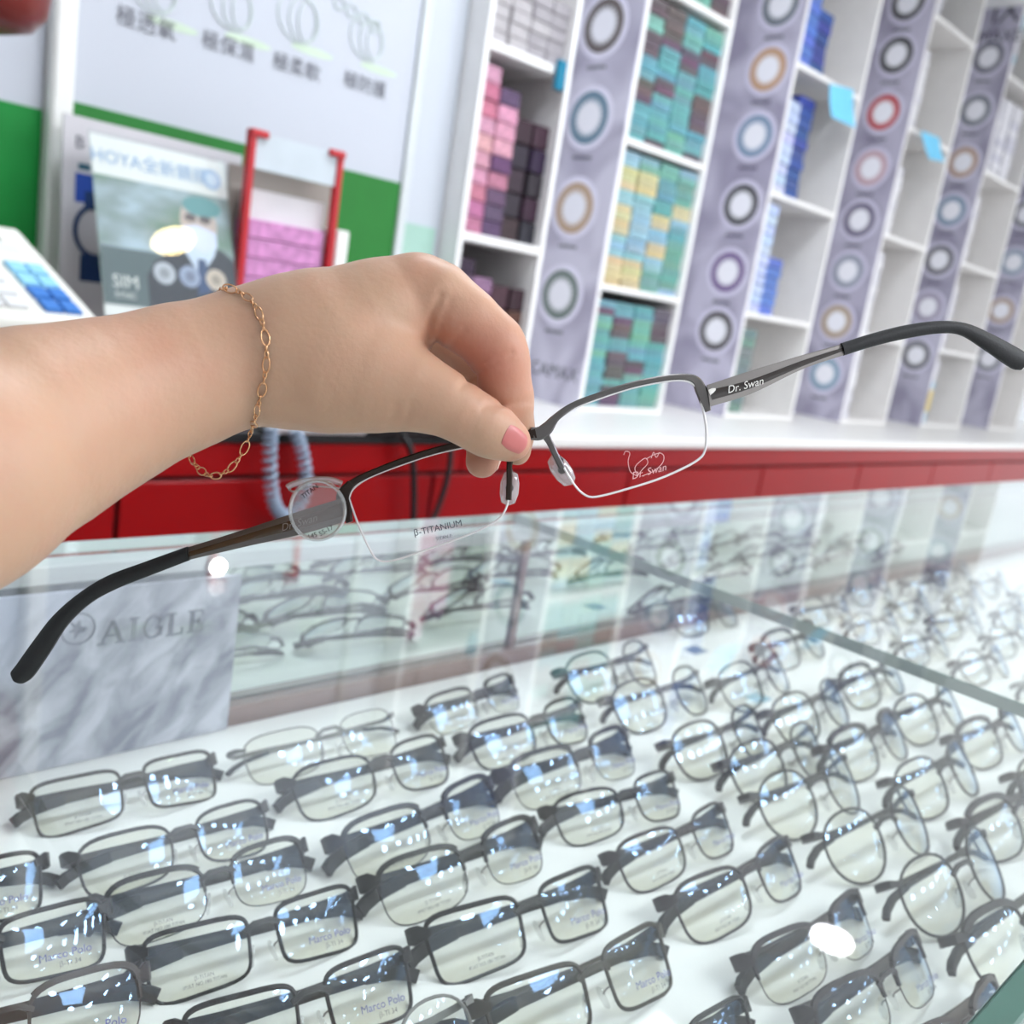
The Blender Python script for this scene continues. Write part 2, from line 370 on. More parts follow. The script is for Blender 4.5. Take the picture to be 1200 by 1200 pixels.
downlight(3.04, 1.085, 'round downlight near the lens shelves, mirrored as white oval in glass top', .068, 'lamp over the lens shelves')
for x_, y_, nm in ((.95, -1.5, 'left of centre'), (3.4, -1.5, 'right'), (5.4, -3.4, 'farthest')):
    panel(x_, y_, .30, .30, 'square white ceiling light panel behind the viewer, the %s one' % nm)

# ================================================================== DISPLAY CASE
GZ, TZ = zc-.20, zc-.345                       # glass top, tray surface
CX0, CX1, CYF, CYB = -.9, 3.2, .0575, .622
case = thing('display_case', (1.1, .34, 0), 'glass-topped eyewear display counter with white tray, full of spectacle frames', 'display case')
MB().box((CX0, CYF+.01, .0), (CX1, CYB, TZ-.012), bev=.003).build('cabinet_body', M['skirt'], case)
MB().box((CX0+.01, CYF+.012, TZ-.012), (CX1-.01, .598, TZ), bev=.002).build('display_tray', M['tray'], case)
JX = .661
for a, b in ((CX0, JX-.0012), (JX+.0012, CX1)):
    p = MB(); p.box((a, CYF+.0068, GZ-.008), (b, CYB+.004, GZ)); p.m = [0, 0, 1, 1, 1, 1]
    p.build('glass_pane', [M['pane'], M['pane_edge']], case)
MB().box((CX0, CYF-.004, GZ-.030), (CX1, CYF+.0065, GZ+.0002), bev=.001).build('front_rail', M['green_glass'], case)
fp = MB().box((CX0, CYF+.001, TZ-.02), (CX1, CYF+.005, GZ-.0302)); fp.build('front_glass', M['pane'], case)
MB().box((CX0, .604, GZ-.0215), (CX1, CYB, GZ-.0085), bev=.001).build('back_rail', M['rail'], case)
MB().box((CX0, .614, TZ), (CX1, .620, GZ-.022)).build('mirror_panel', M['mirror'], case)
MB().box((CX0, .601, TZ-.006), (CX1, .613, TZ+.013), bev=.001).build('bottom_strip', M['brown'], case)
MB().box((JX+.006, .610, TZ+.013), (JX+.014, .6135, GZ-.022), bev=.001).build('mirror_post', M['brown'], case)
# bright white spot of unknown source at the back rail, built as a glowing disc
q = at_y(259, 666, .596)
bright_spot = thing('led_puck_light', (q.x, .603, q.z), 'small glowing white puck light on the rear rail above the grey poster', 'lamp')
MB().disc((q.x, .6035, q.z), .0072, .0072, 20, t=.003).build('bezel', M['rail'], bright_spot)
MB().disc((q.x, .6003, q.z), .006, .006, 20, t=.002).build('diffuser', M['led'], bright_spot)
# AIGLE poster -------------------------------------------------------
PX1, PY = .353, .592
pt = at_y(0, 690, PY); pb = TZ+.001
aig = thing('brand_poster', (.1, PY, pb), 'grey mountain poster lettered AIGLE standing inside the case against the mirror', 'poster')
MB().box((-.35, PY, pb), (PX1, PY+.003, GZ-.0225)).build('printed_sheet', M['mountain'], aig)
c = at_y(92, 737, PY-.0006); ring = MB()
ring.tube([(c.x+.0105*math.cos(a), PY-.0006, c.z+.0105*math.sin(a)) for a in np.linspace(0, 2*math.pi, 28, endpoint=False)], .0006, 6, True)
bird = [(-.006, .006), (-.002, .003), (.001, .006), (.0015, .001), (.006, .0005), (.004, -.0025), (.001, -.003), (-.002, -.007), (-.0025, -.002), (-.006, -.002), (-.003, .0005)]
ring.prism(bird, 0, .0005, 0, upT(c.x, PY-.0001, c.z)); ring.build('eagle_emblem', M['ink_mid'], aig)
let = MB()
def bars(lst, ox):
    for x0, y0, x1, y1, wd in lst:
        d = Vector((x1-x0, y1-y0)).normalized(); nn = Vector((-d.y, d.x))*wd/2
        poly = [(ox+x0+nn.x, y0+nn.y), (ox+x0-nn.x, y0-nn.y), (ox+x1-nn.x, y1-nn.y), (ox+x1+nn.x, y1+nn.y)][::-1]
        let.prism(poly, 0, .0005, 0, upT(0, PY-.0001, 0))
a0 = at_y(119, 750, PY); a1 = at_y(240, 727, PY); H = .0155; Wd = (a1.x-a0.x)/5.0; zb = a0.z-.003
tk, tn, sf = .0030, .0012, .0011
sl = (a1.z-.0035-zb)/(a1.x-a0.x)*0
for i, ch in enumerate('AIGLE'):
    ox = a0.x+Wd*[0, 1.25, 1.95, 3.05, 4.1][i]; z0 = zb; z1 = zb+H; w_ = Wd*.9
    if ch == 'A': bars([(0, z0, w_*.5, z1, tn), (w_*.5, z1, w_, z0, tk), (w_*.2, z0+H*.36, w_*.8, z0+H*.36, tn), (-.003, z0, .003, z0, sf), (w_-.004, z0, w_+.003, z0, sf)], ox)
    if ch == 'I': bars([(w_*.25, z0, w_*.25, z1, tk), (0, z0, w_*.5, z0, sf), (0, z1, w_*.5, z1, sf)], ox)
    if ch == 'G':
        pts = [(ox+w_*.5+w_*.46*math.cos(a), PY-.0003, z0+H/2+H/2*math.sin(a)) for a in np.radians(np.linspace(40, 335, 18))]
        let.tube(pts, 0, flat=(.0012, .0003), up=(0, 1, 0) if False else None) if False else let.tube(pts, .0011, 5)
        bars([(w_*.9, z0+H*.05, w_*.9, z0+H*.45, tk*.8), (w_*.62, z0+H*.45, w_*1.02, z0+H*.45, sf), (w_*.88, z1-H*.3, w_*.88, z1, tn)], ox)
    if ch == 'L': bars([(w_*.25, z0, w_*.25, z1, tk), (0, z0, w_*.9, z0, sf), (0, z1, w_*.5, z1, sf), (w_*.88, z0, w_*.88, z0+H*.3, tn)], ox)
    if ch == 'E': bars([(w_*.25, z0, w_*.25, z1, tk), (0, z0, w_*.9, z0, sf), (0, z1, w_*.85, z1, sf), (w_*.25, z0+H/2, w_*.65, z0+H/2, sf), (w_*.88, z0, w_*.88, z0+H*.3, tn), (w_*.83, z1-H*.25, w_*.83, z1, tn), (w_*.65, z0+H*.35, w_*.65, z0+H*.65, tn)], ox)
let.build('lettering', M['ink_mid'], aig)

# ================================================================== BACK COUNTER
CT = zc-.283; BY0, BY1 = 1.43, 2.255; BX0, BX1 = -.4, 8.2; SPLIT = 1.33
bc = thing('back_counter', (3, 1.7, 0), 'long red lacquered counter with drawers and white top under the lens shelves', 'counter')
MB().box((BX0, BY0+.012, .06), (BX1, BY1, CT-.026)).build('carcass', M['gap'], bc)
MB().box((SPLIT, BY0-.005, CT-.026), (BX1, BY1, CT), bev=.004).build('white_worktop', M['white'], bc)
MB().box((BX0, BY0-.005, CT-.020), (SPLIT-.001, BY1, CT), bev=.002).build('black_worktop', M['black'], bc)
rl = MB().box((BX0, BY0, CT-.076), (SPLIT-.0015, BY0+.02, CT-.0215), bev=.002); rl.box((SPLIT+.0015, BY0, CT-.076), (BX1, BY0+.02, CT-.0275), bev=.002)
rl.build('top_rail', M['red'], bc)
gx = .625-.635*2
while gx < BX1-.1:
    MB().box((gx+.004, BY0, .10), (min(gx+.631, BX1), BY0+.02, CT-.084), bev=.002).build('drawer_front', M['red'], bc); gx += .635
MB().box((BX0, BY0+.05, 0), (BX1, BY1, .06)).build('plinth', M['black'], bc)

# ================================================================== LENS SHELF UNITS
ZB = CT+.0005; BD = [zc+.08, zc+.477, zc+.88, zc+1.285]
CIR = {'B': [(96, 84, 80), (92, 128, 150), (190, 160, 128), (104, 120, 112)],
       'C': [(100, 110, 120), (196, 152, 112), (120, 146, 176), (44, 44, 48), (112, 84, 140), (60, 54, 54)],
       'D': [(30, 30, 32), (22, 22, 24), (186, 24, 34), (196, 160, 170), (88, 76, 110), (140, 146, 164), (172, 148, 116), (120, 154, 178)],
       'E': [(104, 104, 120), (108, 114, 124), (178, 144, 120), (110, 138, 164), (84, 82, 90), (150, 140, 164), (76, 76, 80)],
       'F': [(120, 120, 132), (100, 100, 110), (130, 150, 170), (176, 150, 128), (110, 112, 120)]}
lens_me = {}
def lens_disc(rad):
    if rad not in lens_me:
        n = 28; b = MB(); b.prism([(math.cos(2*math.pi*i/n), math.sin(2*math.pi*i/n)) for i in range(n)], 0, .02, 0, FACE.to_4x4())
        o = b.build('lens_picture', M['iris']); lens_me[rad] = o.data; bpy.data.objects.remove(o)
    return lens_me[rad]
def shelf_unit(key, x0, xs, x1, label, lx, lzs, rad, pcol, top, back='white', fy=1.83):
    """x0..xs poster, xs..x1 open shelf; boards at BD"""
    t = thing('lens_display_unit', ((x0+x1)/2, fy+.07, ZB), label, 'display shelf')
    th = .016
    MB().box((xs, fy, ZB), (xs+th, WY-.01, top), bev=.001).build('side_panel', M['cream'], t)
    MB().box((x1-th, fy, ZB), (x1, WY-.01, top), bev=.001).build('side_panel', M['cream'], t)
    MB().box((xs+th, WY-.02, ZB), (x1-th, WY-.01, top)).build('back_panel', M['plumback' if key in 'AB' else back], t)
    MB().box((xs+th, fy+.002, ZB), (x1-th, WY-.02, ZB+.012)).build('shelf_board', M['cream'], t)
    for z in BD:
        if z < top: MB().box((xs+th, fy+.002, z-.016), (x1-th, WY-.02, z), bev=.001).build('shelf_board', M['cream'], t)
    if x0 < xs:
        p = MB().box((xs-.004, fy, ZB), (xs-.0003, WY-.01, top)).build('poster_panel', M['poster'], t); p.color = lin(pcol)
        cap = MB(); k_ = xs/lx; ly = fy*k_; TX = Matrix.Translation((xs-.004, 0, 0)) @ Matrix(((0, 0, -1, 0), (-1, 0, 0, 0), (0, 1, 0, 0), (0, 0, 0, 1)))
        for i, (z, c_) in enumerate(zip(lzs, CIR[key])):
            z = zc+(z-zc)*k_; n_ = 30
            h = MB().prism([(-ly+rad*1.24*math.cos(2*math.pi*q/n_), z+rad*1.24*math.sin(2*math.pi*q/n_)) for q in range(n_)], 0, .0005, 0, TX).build('lens_halo', M['flat'], t); h.color = lin(tuple(min(255, v+22) for v in pcol))
            o = bpy.data.objects.new('lens_picture', lens_disc(1)); COL.objects.link(o); o.parent = p; o.color = lin(c_)
            o.matrix_parent_inverse = wm(p).inverted(); o.matrix_basis = Matrix.Translation((xs-.0047, ly, z)) @ Matrix.Rotation(-math.pi/2, 4, 'Z') @ Matrix.Diagonal((rad, .02, rad, 1))
            zz = z-rad*1.5
            for k in range(6): cap.prism([(-ly-.036+k*.012, zz-.006), (-ly-.027+k*.012+random.uniform(-.002, .001), zz-.006), (-ly-.027+k*.012, zz+random.uniform(.001, .006)), (-ly-.036+k*.012, zz+.003)], 0, .0006, 0, TX)
        cap.build('caption', M['ink_dark'], p)['kind'] = 'stuff'
        return t, p
    return t, None
# unit A: only a shelf (purple boxes); B: first poster and teal boxes; C..F further right
uA, _ = shelf_unit('A', 1.585, 1.585, 1.885, 'white shelf of purple lens boxes left of the first lens poster', 0, [], 0, (0, 0, 0), zc+1.0, fy=1.83)
uB, pB = shelf_unit('B', 1.905, 2.125, 2.53, 'display unit with large lens poster and teal boxes, leftmost of the poster units', 1.977, [zc+.712, zc+.487, zc+.258, zc+.03], .071, (214, 211, 226), zc+1.3)
uC, _ = shelf_unit('C', 2.575, 2.895, 3.365, 'display unit with orange, blue and black lens circles beside blue boxes', 2.75, [zc+v for v in (1.0, .81, .612, .402, .19, 0)], .067, (196, 192, 210), zc+1.5)
uD, _ = shelf_unit('D', 3.38, 3.76, 4.19, 'display unit whose poster shows a red lens circle, beside mostly empty white shelf', 3.547, [zc+v for v in (1.25, 1.07, .872, .675, .487, .297, .106, -.096)], .066, (190, 186, 204), zc+1.7)
uE, pE = shelf_unit('E', 4.205, 4.575, 5.06, 'fourth poster unit from the left, tan lens circle third down', 4.34, [zc+v for v in (1.278, 1.067, .857, .657, .448, .245, .033)], .066, (190, 187, 204), zc+1.9)
uF, _ = shelf_unit('F', 5.075, 5.46, 5.9, 'farthest poster unit at the right edge of the picture', 5.215, [zc+v for v in (1.0, .791, .558, .32, .079)], .066, (190, 187, 204), zc+1.9)
def sideT(xs, y, z): return Matrix.Translation((xs-.0046, y, z)) @ Matrix(((0, 0, -1, 0), (-1, 0, 0, 0), (0, 1, 0, 0), (0, 0, 0, 1)))
text('CAMAX', .055, M['ink_dark'], sideT(2.125, 1.945, zc-.19), pB, shear=.1)
text('IX', .13, M['ink_dark'], sideT(4.575, 1.90, zc+1.53), pE); text('NMAXE', .07, M['ink_dark'], sideT(4.575, 1.93, zc+1.43), pE)

box_me = {}
NUM = 'first second third fourth fifth sixth seventh eighth ninth tenth eleventh twelfth thirteenth fourteenth fifteenth sixteenth seventeenth eighteenth nineteenth twentieth'.split()
FARB = MB(); FARC = []                                    # boxes too small and alike to tell apart: one object
def lens_box(w_, h_, d_, x, z, col, label, group, fy=1.845):
    key = (round(w_, 4), round(h_, 4), round(d_, 3)); y = fy+random.uniform(0, .006)
    if label is None:
        FARB.box((x-w_/2, y, z), (x+w_/2, y+d_, z+h_), bev=.0015); FARC.append((len(FARB.f), col)); return
    if key not in box_me:
        b = MB().box((-w_/2, 0, 0), (w_/2, d_, h_), bev=min(.0016, h_*.12)); o = b.build('lens_box', M['card']); box_me[key] = o.data; bpy.data.objects.remove(o)
    o = bpy.data.objects.new('lens_box', box_me[key]); COL.objects.link(o)
    o.location = (x, y, z); o.color = lin(tuple(max(0, min(255, c+random.randint(-8, 8))) for c in col))
    return tag(o, label, 'box', group)
TEAL, MAUVE, GRN, YEL, LBL = (104, 160, 166), (104, 88, 98), (116, 168, 154), (204, 190, 148), (146, 182, 198)
PK, PU, DK = (188, 110, 140), (96, 66, 96), (50, 32, 48)
BL, BW, BD_ = (96, 120, 200), (190, 200, 232), (60, 84, 150)
CN = {TEAL: 'teal', MAUVE: 'mauve', GRN: 'sea green', YEL: 'yellow', LBL: 'pale blue', PK: 'pink', PU: 'purple', DK: 'dark plum', BL: 'blue', BW: 'pale blue', BD_: 'dark blue'}
def stack(xc, w_, z0, z1, h_, pick, where, group, d_=.10, n=None, fy=1.845, colour=None):
    z = z0; k = 0
    while z+h_ < z1-.002 and (n is None or k < n):
        c = pick(); lab = None if where is None else '%s lens box, %s from bottom, %s' % (colour or CN.get(c, 'pale'), NUM[k], where)
        lens_box(w_, h_*.94, d_, xc+random.uniform(-.002, .002), z, c, lab, group, fy=fy); z += h_; k += 1
class Runs:
    """colours come in runs, as boxes of one kind are stacked together"""
    def __init__(s, cols, wts): s.c = cols; s.w = wts; s.n = 0
    def __call__(s):
        if s.n <= 0: s.cur = random.choices(s.c, s.w)[0]; s.n = random.choice((1, 1, 2, 3, 4))
        s.n -= 1; return s.cur
xb = [2.125+.016+.006+.045+i*.0935 for i in range(4)]
for ci, (z0, z1, cols, wts, nm) in enumerate((
        (ZB+.0125, BD[0]-.016, (TEAL, MAUVE, GRN), (5, 4, 2), 'lowest'),
        (BD[0]+.0003, BD[1]-.016, (YEL, LBL, GRN, TEAL), (3, 4, 3, 2), 'middle'),
        (BD[1]+.0003, BD[2]-.016, (TEAL, MAUVE, GRN), (5, 4, 2), 'upper'),
        (BD[2]+.0003, BD[2]+.085, (MAUVE, TEAL, GRN), (4, 4, 1), 'top'))):
    for i in range(4):
        stack(xb[i], .086, z0, z1-.006, .0205, Runs(cols, wts), '%s column, %s bay of the leftmost poster unit' % (NUM[i], nm),
              'boxes in the %s bay of the leftmost poster unit' % nm)
for z0, z1, nm, cols, wts in ((ZB+.0125, zc+.12, 'lower', (PU, (140, 100, 130), DK), (3, 2, 2)), (zc+.1403, zc+.55, 'middle', (PK, PU, (204, 150, 166)), (4, 3, 1))):
    CN[(140, 100, 130)] = 'mauve'; CN[(204, 150, 166)] = 'pale pink'
    for i in range(2): stack(1.603+.036+i*.07, .066, z0, z1-.05*i, .039, Runs(cols, wts), '%s column, %s bay of the purple shelf' % (NUM[i], nm), 'pink and purple boxes, %s bay' % nm, fy=1.85)
    for i in range(2): stack(1.603+.036+(i+2)*.07-.002, .060, z0, z1-.06, .060, Runs((DK, (64, 34, 52), (92, 60, 50)), (4, 3, 1)), '%s column, %s bay of the purple shelf' % (NUM[i+2], nm), 'dark plum boxes, %s bay' % nm, fy=1.858, colour='dark plum')
for i in range(4): stack(1.603+.036+i*.068, .064, zc+.5763, zc+.75, .03, Runs(((176, 170, 172), (158, 152, 156)), (1, 1)), None, None, fy=1.85)
for z0, h1, h2, nm, c1, c2 in ((BD[2], 8, 6, 'top', BL, BD_), (BD[1], 9, 10, 'upper', BW, BD_), (BD[0], 11, 6, 'middle', BW, BL), (ZB+.012, 0, 9, 'lowest', BL, (116, 136, 136))):
    z0 += .0003; grp = 'boxes on the %s shelf of the second poster unit' % nm
    if h1: stack(2.913+.055, .096, z0, z0+.37, .033, lambda: c1, 'left stack, %s shelf of the second poster unit' % nm, grp, n=h1, fy=1.85)
    stack(2.913+(.16 if h1 else .09), .10, z0, z0+.37, .033, lambda: c2, ('right stack, %s shelf of the second poster unit' if h1 else '%s shelf of the second poster unit') % nm, grp, n=h2, fy=1.86, colour=None if h1 else 'grey green')
for z0, h1 in ((BD[3], 9), (BD[2], 9), (BD[1], 8), (BD[0], 10), (ZB+.012, 11)):
    stack(3.776+.06, .10, z0+.0003, z0+.37, .033, lambda: random.choice(((226, 224, 228), (214, 212, 220))), None, None, n=h1, fy=1.86)
for z0, h1, nm in ((BD[3], 9, 0), (BD[2], 10, 1), (BD[1], 9, 0), (BD[0], 9, 0), (ZB+.012, 9, 0)):
    for k in range(3 if nm else 1):
        stack(4.591+.06+k*.12, .10, z0+.0003, z0+.37, .033, Runs(((228, 226, 232), (206, 204, 216), (150, 190, 214)), (4, 3, 0 if nm else 1)), None, None, n=h1, fy=1.86)
cols_ = sorted({c for _, c in FARC}); prev = 0; FARB.m = []
for nf, c in FARC: FARB.m += [cols_.index(c)]*(nf-prev); prev = nf
fb = FARB.build('far_lens_boxes', [mat('far_card_%d' % i, c, .5, noise=.12, scale=60) for i, c in enumerate(cols_)])
setorigin(fb, (3.8, 1.9, ZB)); tag(fb, 'small pale and grey lens boxes stacked in the far white shelves and on top', 'box', kind='stuff')
# unit A has its own board heights
for o in list(uA.children):
    if o.name.startswith('shelf_board'): bpy.data.objects.remove(o)
for z in (ZB+.0122, zc+.140, zc+.576): MB().box((1.601, 1.832, z-.02), (1.869, WY-.02, z), bev=.001).build('shelf_board', M['cream'], uA)
# sticky notes ------------------------------------------------------
def note(poly, label):
    b = MB(); n = len(poly); pts = [Vector(p) for p in poly]
    # a slightly curled sheet: 4 corners, three strips
    P = lambda s, t: (pts[0]*(1-s)+pts[1]*s)*(1-t)+(pts[3]*(1-s)+pts[2]*s)*t
    vs = []; R_ = 6
    for i in range(R_+1):
        t = i/R_; off = Vector((0, -.018*t*t, 0))
        vs += [P(0, t)+off, P(1, t)+off, P(0, t)+off+Vector((0, .0006, 0)), P(1, t)+off+Vector((0, .0006, 0))]
    fs = []
    for i in range(R_): a = 4*i; fs += [(a, a+4, a+5, a+1), (a+2, a+3, a+7, a+6), (a, a+2, a+6, a+4), (a+1, a+5, a+7, a+3)]
    fs += [(0, 1, 3, 2), (4*R_, 4*R_+2, 4*R_+3, 4*R_+1)]
    b.add(vs, fs); o = b.build('sticky_note', M['flat'], smooth=False); o.color = lin((120, 204, 240)); setorigin(o, pts[0]); return tag(o, label, 'sticky note')
note([at_y(973, 98, 1.81), at_y(1000, 105, 1.81), at_y(997, 150, 1.81), at_y(969, 137, 1.81)], 'bright blue sticky note on the shelf edge above the blue boxes')
note([at_y(1080, 153, 1.81), at_y(1101, 162, 1.81), at_y(1102, 190, 1.81), at_y(1084, 186, 1.81)], 'bright blue sticky note on the white shelf right of the red lens circle')
q = at_y(656, 88, 1.82); o = MB().box((q.x-.012, 1.815, q.z-.035), (q.x+.02, 1.829, q.z+.035), bev=.003).build('teal_tab', M['flat']); o.color = lin((24, 120, 150)); setorigin(o, (q.x, 1.822, q.z-.035)); tag(o, 'small dark teal tab stuck between purple shelf and first lens poster', 'tab')
q = at_y(1090, 470, 1.82); o = MB().box((q.x-.012, 1.822, q.z-.05), (q.x+.012, 1.828, q.z+.05), bev=.002).build('yellow_tag', M['flat']); o.color = lin((232, 206, 120)); setorigin(o, (q.x, 1.825, q.z-.05)); tag(o, 'tiny yellow tag low on the white shelf beyond the black temple', 'tag')

# ================================================================== LEFT: SIGN BOARDS, STANDS
sg = thing('sign_board', (1.03, 1.85, CT), 'large white sign board with green foot and lens drawings behind the arm', 'sign board')
M['signboard'] = mat('sign_board_white', (192, 195, 204), .5)
MB().box((.668, 1.835, CT), (1.395, 1.86, CEIL-.2)).build('board', M['signboard'], sg)
gp = MB().box((.668, 1.833, CT), (1.395, 1.8349, zc+.212)).build('green_band', M['flat'], sg); gp.color = lin((38, 118, 46))
for (px, py), s_ in (((172, 29), '極透氧'), ((268, 56), '極保濕'), ((348, 80), '極柔軟'), ((428, 101), '極防護')):
    q = at_y(px, py, 1.8335); text(s_, .037, M['ink_grey'], upT(q.x, 1.8335, q.z), sg)
for px, py, rx in ((180, -14, .05), (272, 8, .05), (350, 22, .055), (430, 46, .05)):
    q = at_y(px, py, 1.833); d = MB()
    for k, (sx, sz, dx) in enumerate(((1, .85, 0), (.72, .8, .012), (.45, .7, .02))):
        d.tube([(q.x+dx+rx*sx*(math.cos(a)*.8-math.sin(a)*.35*sz), 1.8335, q.z+rx*sz*(math.sin(a)*.9+.25*math.cos(a))) for a in np.linspace(0, 2*math.pi, 26, endpoint=False)], .0014, 5, True)
    o = d.build('lens_drawing', M['flat'], sg); o.color = lin((198, 208, 204))
    o = MB().disc((q.x+.04, 1.8348, q.z-.05), .05, .008, 20, t=.0005).build('drawing_shadow', M['flat'], sg); o.color = lin((200, 216, 194))
for k in range(4):
    q = at_y(398+14*k, 4+9*k, 1.833); d = MB(); d.tube([(q.x+.012*math.cos(a), 1.8335, q.z+.012*math.sin(a)) for a in np.linspace(0, 2*math.pi, 12, endpoint=False)], .0018, 5, True)
    o = d.build('bubble_drawing', M['flat'], sg); o.color = lin((198, 208, 204))
MB().box((1.395, 1.825, CT), (1.418, 1.865, CEIL-.2), bev=.003).build('edge_trim', M['rail'], sg)
s2 = thing('sign_board', (.2, 1.85, CT), 'white sign board with green foot at the left edge, beyond the white post', 'sign board')
MB().box((-.3, 1.835, CT), (.626, 1.86, CEIL-.2)).build('board', M['signboard'], s2)
gp = MB().box((-.3, 1.833, CT), (.626, 1.8349, zc+.186)).build('green_band', M['flat'], s2); gp.color = lin((8, 132, 52))
po = MB().box((.628, 1.80, CT), (.666, 1.86, CEIL), bev=.006).build('white_post', M['white']); setorigin(po, (.647, 1.83, CT)); tag(po, 'slim white post between the two green-footed sign boards', 'post')
wp = thing('wall_cladding', (1.5, 1.9, CT), 'pale panel strip between the sign board and the purple shelf', 'wall panel')
MB().box((1.42, 1.90, CT), (1.582, 1.96, CEIL-.15), bev=.002).build('panel', mat('pale_cladding', (196, 200, 208), .5), wp)
o = MB().box((1.425, 1.895, CT), (1.565, 1.8995, zc+.135)).build('pale_green_sheet', M['flat'], wp); o.color = lin((166, 200, 186))
# red thing hanging at top left
LX_, LZ_ = .368, zc+.205
hang = thing('hanging_lantern', (LX_, 1.32, LZ_), 'dark red rounded lantern cut off by the top left corner', 'lantern')
MB().lathe([(0, 0), (.040, .002), (.066, .010), (.080, .028), (.086, .07), (.088, .15), (.084, .23), (.06, .28), (0, .29)], 40, T=Matrix.Translation((LX_, 1.32, LZ_))).build('shade', mat('dark_red_shade', (126, 44, 38), .3, noise=.15, scale=9), hang, True, 80)
MB().tube([(LX_, 1.32, LZ_+.285), (LX_, 1.32, CEIL)], .003, 6).build('cord', M['black'], hang)
# grey brochure behind, with watch picture
T0 = Matrix.Translation((0, 1.72, CT)) @ Matrix.Rotation(-.06, 4, 'X')
br = thing('brochure', (.78, 1.72, CT), 'grey printed brochure with a dark blue watch, behind the white HOYA poster', 'brochure')
bz = lambda z: z-CT
b = MB().box((.630, 0, 0), (.955, .004, zc+.182-CT), T=T0); b.build('sheet', mat('grey_brochure_print', (196, 192, 196), .4, noise=.1, scale=5), br)
def on_br(mb, name, col): o = mb.build(name, M['flat'], br); o.color = lin(col); return o
d = MB(); d.box((.652, -.0006, bz(zc+.045)), (.690, 0, bz(zc+.092)), T=T0); on_br(d, 'blue_emblem', (40, 74, 160))
d = MB(); d.tube([T0 @ Vector((.688+.034*math.cos(a), -.001, bz(zc+.0)+.042*math.sin(a))) for a in np.linspace(0, 2*math.pi, 28, endpoint=False)], .004, 6, True)
d.box((.668, -.0012, bz(zc+.035)), (.705, 0, bz(zc+.065)), T=T0); d.box((.664, -.0012, bz(zc-.085)), (.702, 0, bz(zc-.04)), T=T0); on_br(d, 'watch_picture', (24, 52, 96))
d = MB(); d.box((.656, -.0006, bz(zc+.098)), (.676, 0, bz(zc+.108)), T=T0); on_br(d, 'teal_block', (40, 90, 110)); d = MB(); d.box((.90, -.0006, bz(zc+.08)), (.95, 0, bz(zc+.10)), T=T0); on_br(d, 'teal_block', (40, 90, 110))
d = MB()
for k in range(5): d.box((.64, -.0006, bz(zc-.15-.012*k)), (.72, 0, bz(zc-.146-.012*k)), T=T0)
on_br(d, 'small_print', (150, 148, 156))
text('B', .03, M['ink_dark'], T0 @ Matrix.Translation((.657, -.0006, bz(zc+.140))) @ FACE.to_4x4(), br)
# HOYA poster in an acrylic holder, leaning back
LEAN = math.radians(-21); hb = zc-.125
T1 = Matrix.Translation((.640, 1.555, hb)) @ Matrix.Rotation(LEAN, 4, 'X')
PWd, PHt = .236, .298
hp = thing('poster_stand', (.76, 1.6, CT), 'white HOYA poster of a masked man in a suit, in a clear holder', 'poster stand')
MB().box((0, .002, 0), (PWd, .004, PHt), T=T1).build('poster_sheet', M['white'], hp)
MB().box((-.003, -.003, -.004), (PWd+.003, .0005, PHt+.003), T=T1).build('acrylic_cover', M['acrylic'], hp)
st = MB().box((.02, 0, 0), (PWd-.02, .10, .006), T=Matrix.Translation((.640, 1.56, CT))); st.tube([(.76, 1.60, CT+.005), (.76, 1.60, hb+.02)], .012, 8); st.tube([(.76, 1.60, hb+.02), (.76, 1.64, hb+.10)], .008, 8); st.build('holder_foot', M['white'], hp)
def pr(poly, col, name, k=0.0):
    o = MB().prism(poly, 0, .0003, 0, T1 @ Matrix.Translation((0, .0018-k, 0)) @ FACE.to_4x4()).build(name, M['flat'], hp); o.color = lin(col); return o
def ell(cx, cy, rx, ry, n=20, a0=0, a1=2*math.pi): return [(cx+rx*math.cos(a), cy+ry*math.sin(a)) for a in np.linspace(a0, a1, n, endpoint=(a1-a0 < 6))]
g = pr([(0, .02), (PWd, .02), (PWd, .232), (0, .232)], (140, 156, 158), 'photo_background')
def bgm():
    m = mat('street_print', (150, 165, 160), .45); nt = m.node_tree; b_ = nt.nodes['Principled BSDF']; L = nt.links.new
    tc = nt.nodes.new('ShaderNodeTexCoord'); n = nt.nodes.new('ShaderNodeTexNoise'); n.inputs['Scale'].default_value = 9; n.inputs['Detail'].default_value = 2; L(tc.outputs['Generated'], n.inputs['Vector']); n.inputs['Scale'].default_value = 2.6
    r = nt.nodes.new('ShaderNodeValToRGB'); e = r.color_ramp.elements; e[0].position = .32; e[0].color = lin((106, 138, 112)); e[1].position = .68; e[1].color = lin((186, 204, 214)); x = r.color_ramp.elements.new(.5); x.color = lin((146, 160, 160)); L(n.outputs['Fac'], r.inputs[0]); L(r.outputs[0], b_.inputs['Base Color']); return m
g.data.materials[0] = bgm()
pr([(0, .02), (.10, .02), (.10, .115), (0, .115)], (98, 112, 114), 'street_patch', .0002)
pr([(.075, .02), (PWd, .02), (PWd, .12), (.215, .135), (.19, .14), (.12, .125), (.09, .10), (.075, .075)], (66, 68, 76), 'suit', .0004)
pr([(.145, .125), (.17, .085), (.2, .125), (.205, .145), (.15, .15)], (214, 224, 240), 'collar', .0006)
pr([(.167, .115), (.182, .115), (.187, .06), (.163, .05)], (70, 88, 124), 'tie', .0008)
pr(ell(.175, .178, .034, .046), (206, 186, 176), 'face', .0008)
pr(ell(.183, .208, .036, .018), (110, 156, 156), 'cap', .0012)
pr([(.142, .168), (.17, .175), (.206, .165), (.206, .14), (.18, .125), (.152, .137)], (212, 218, 240), 'mask', .0012)
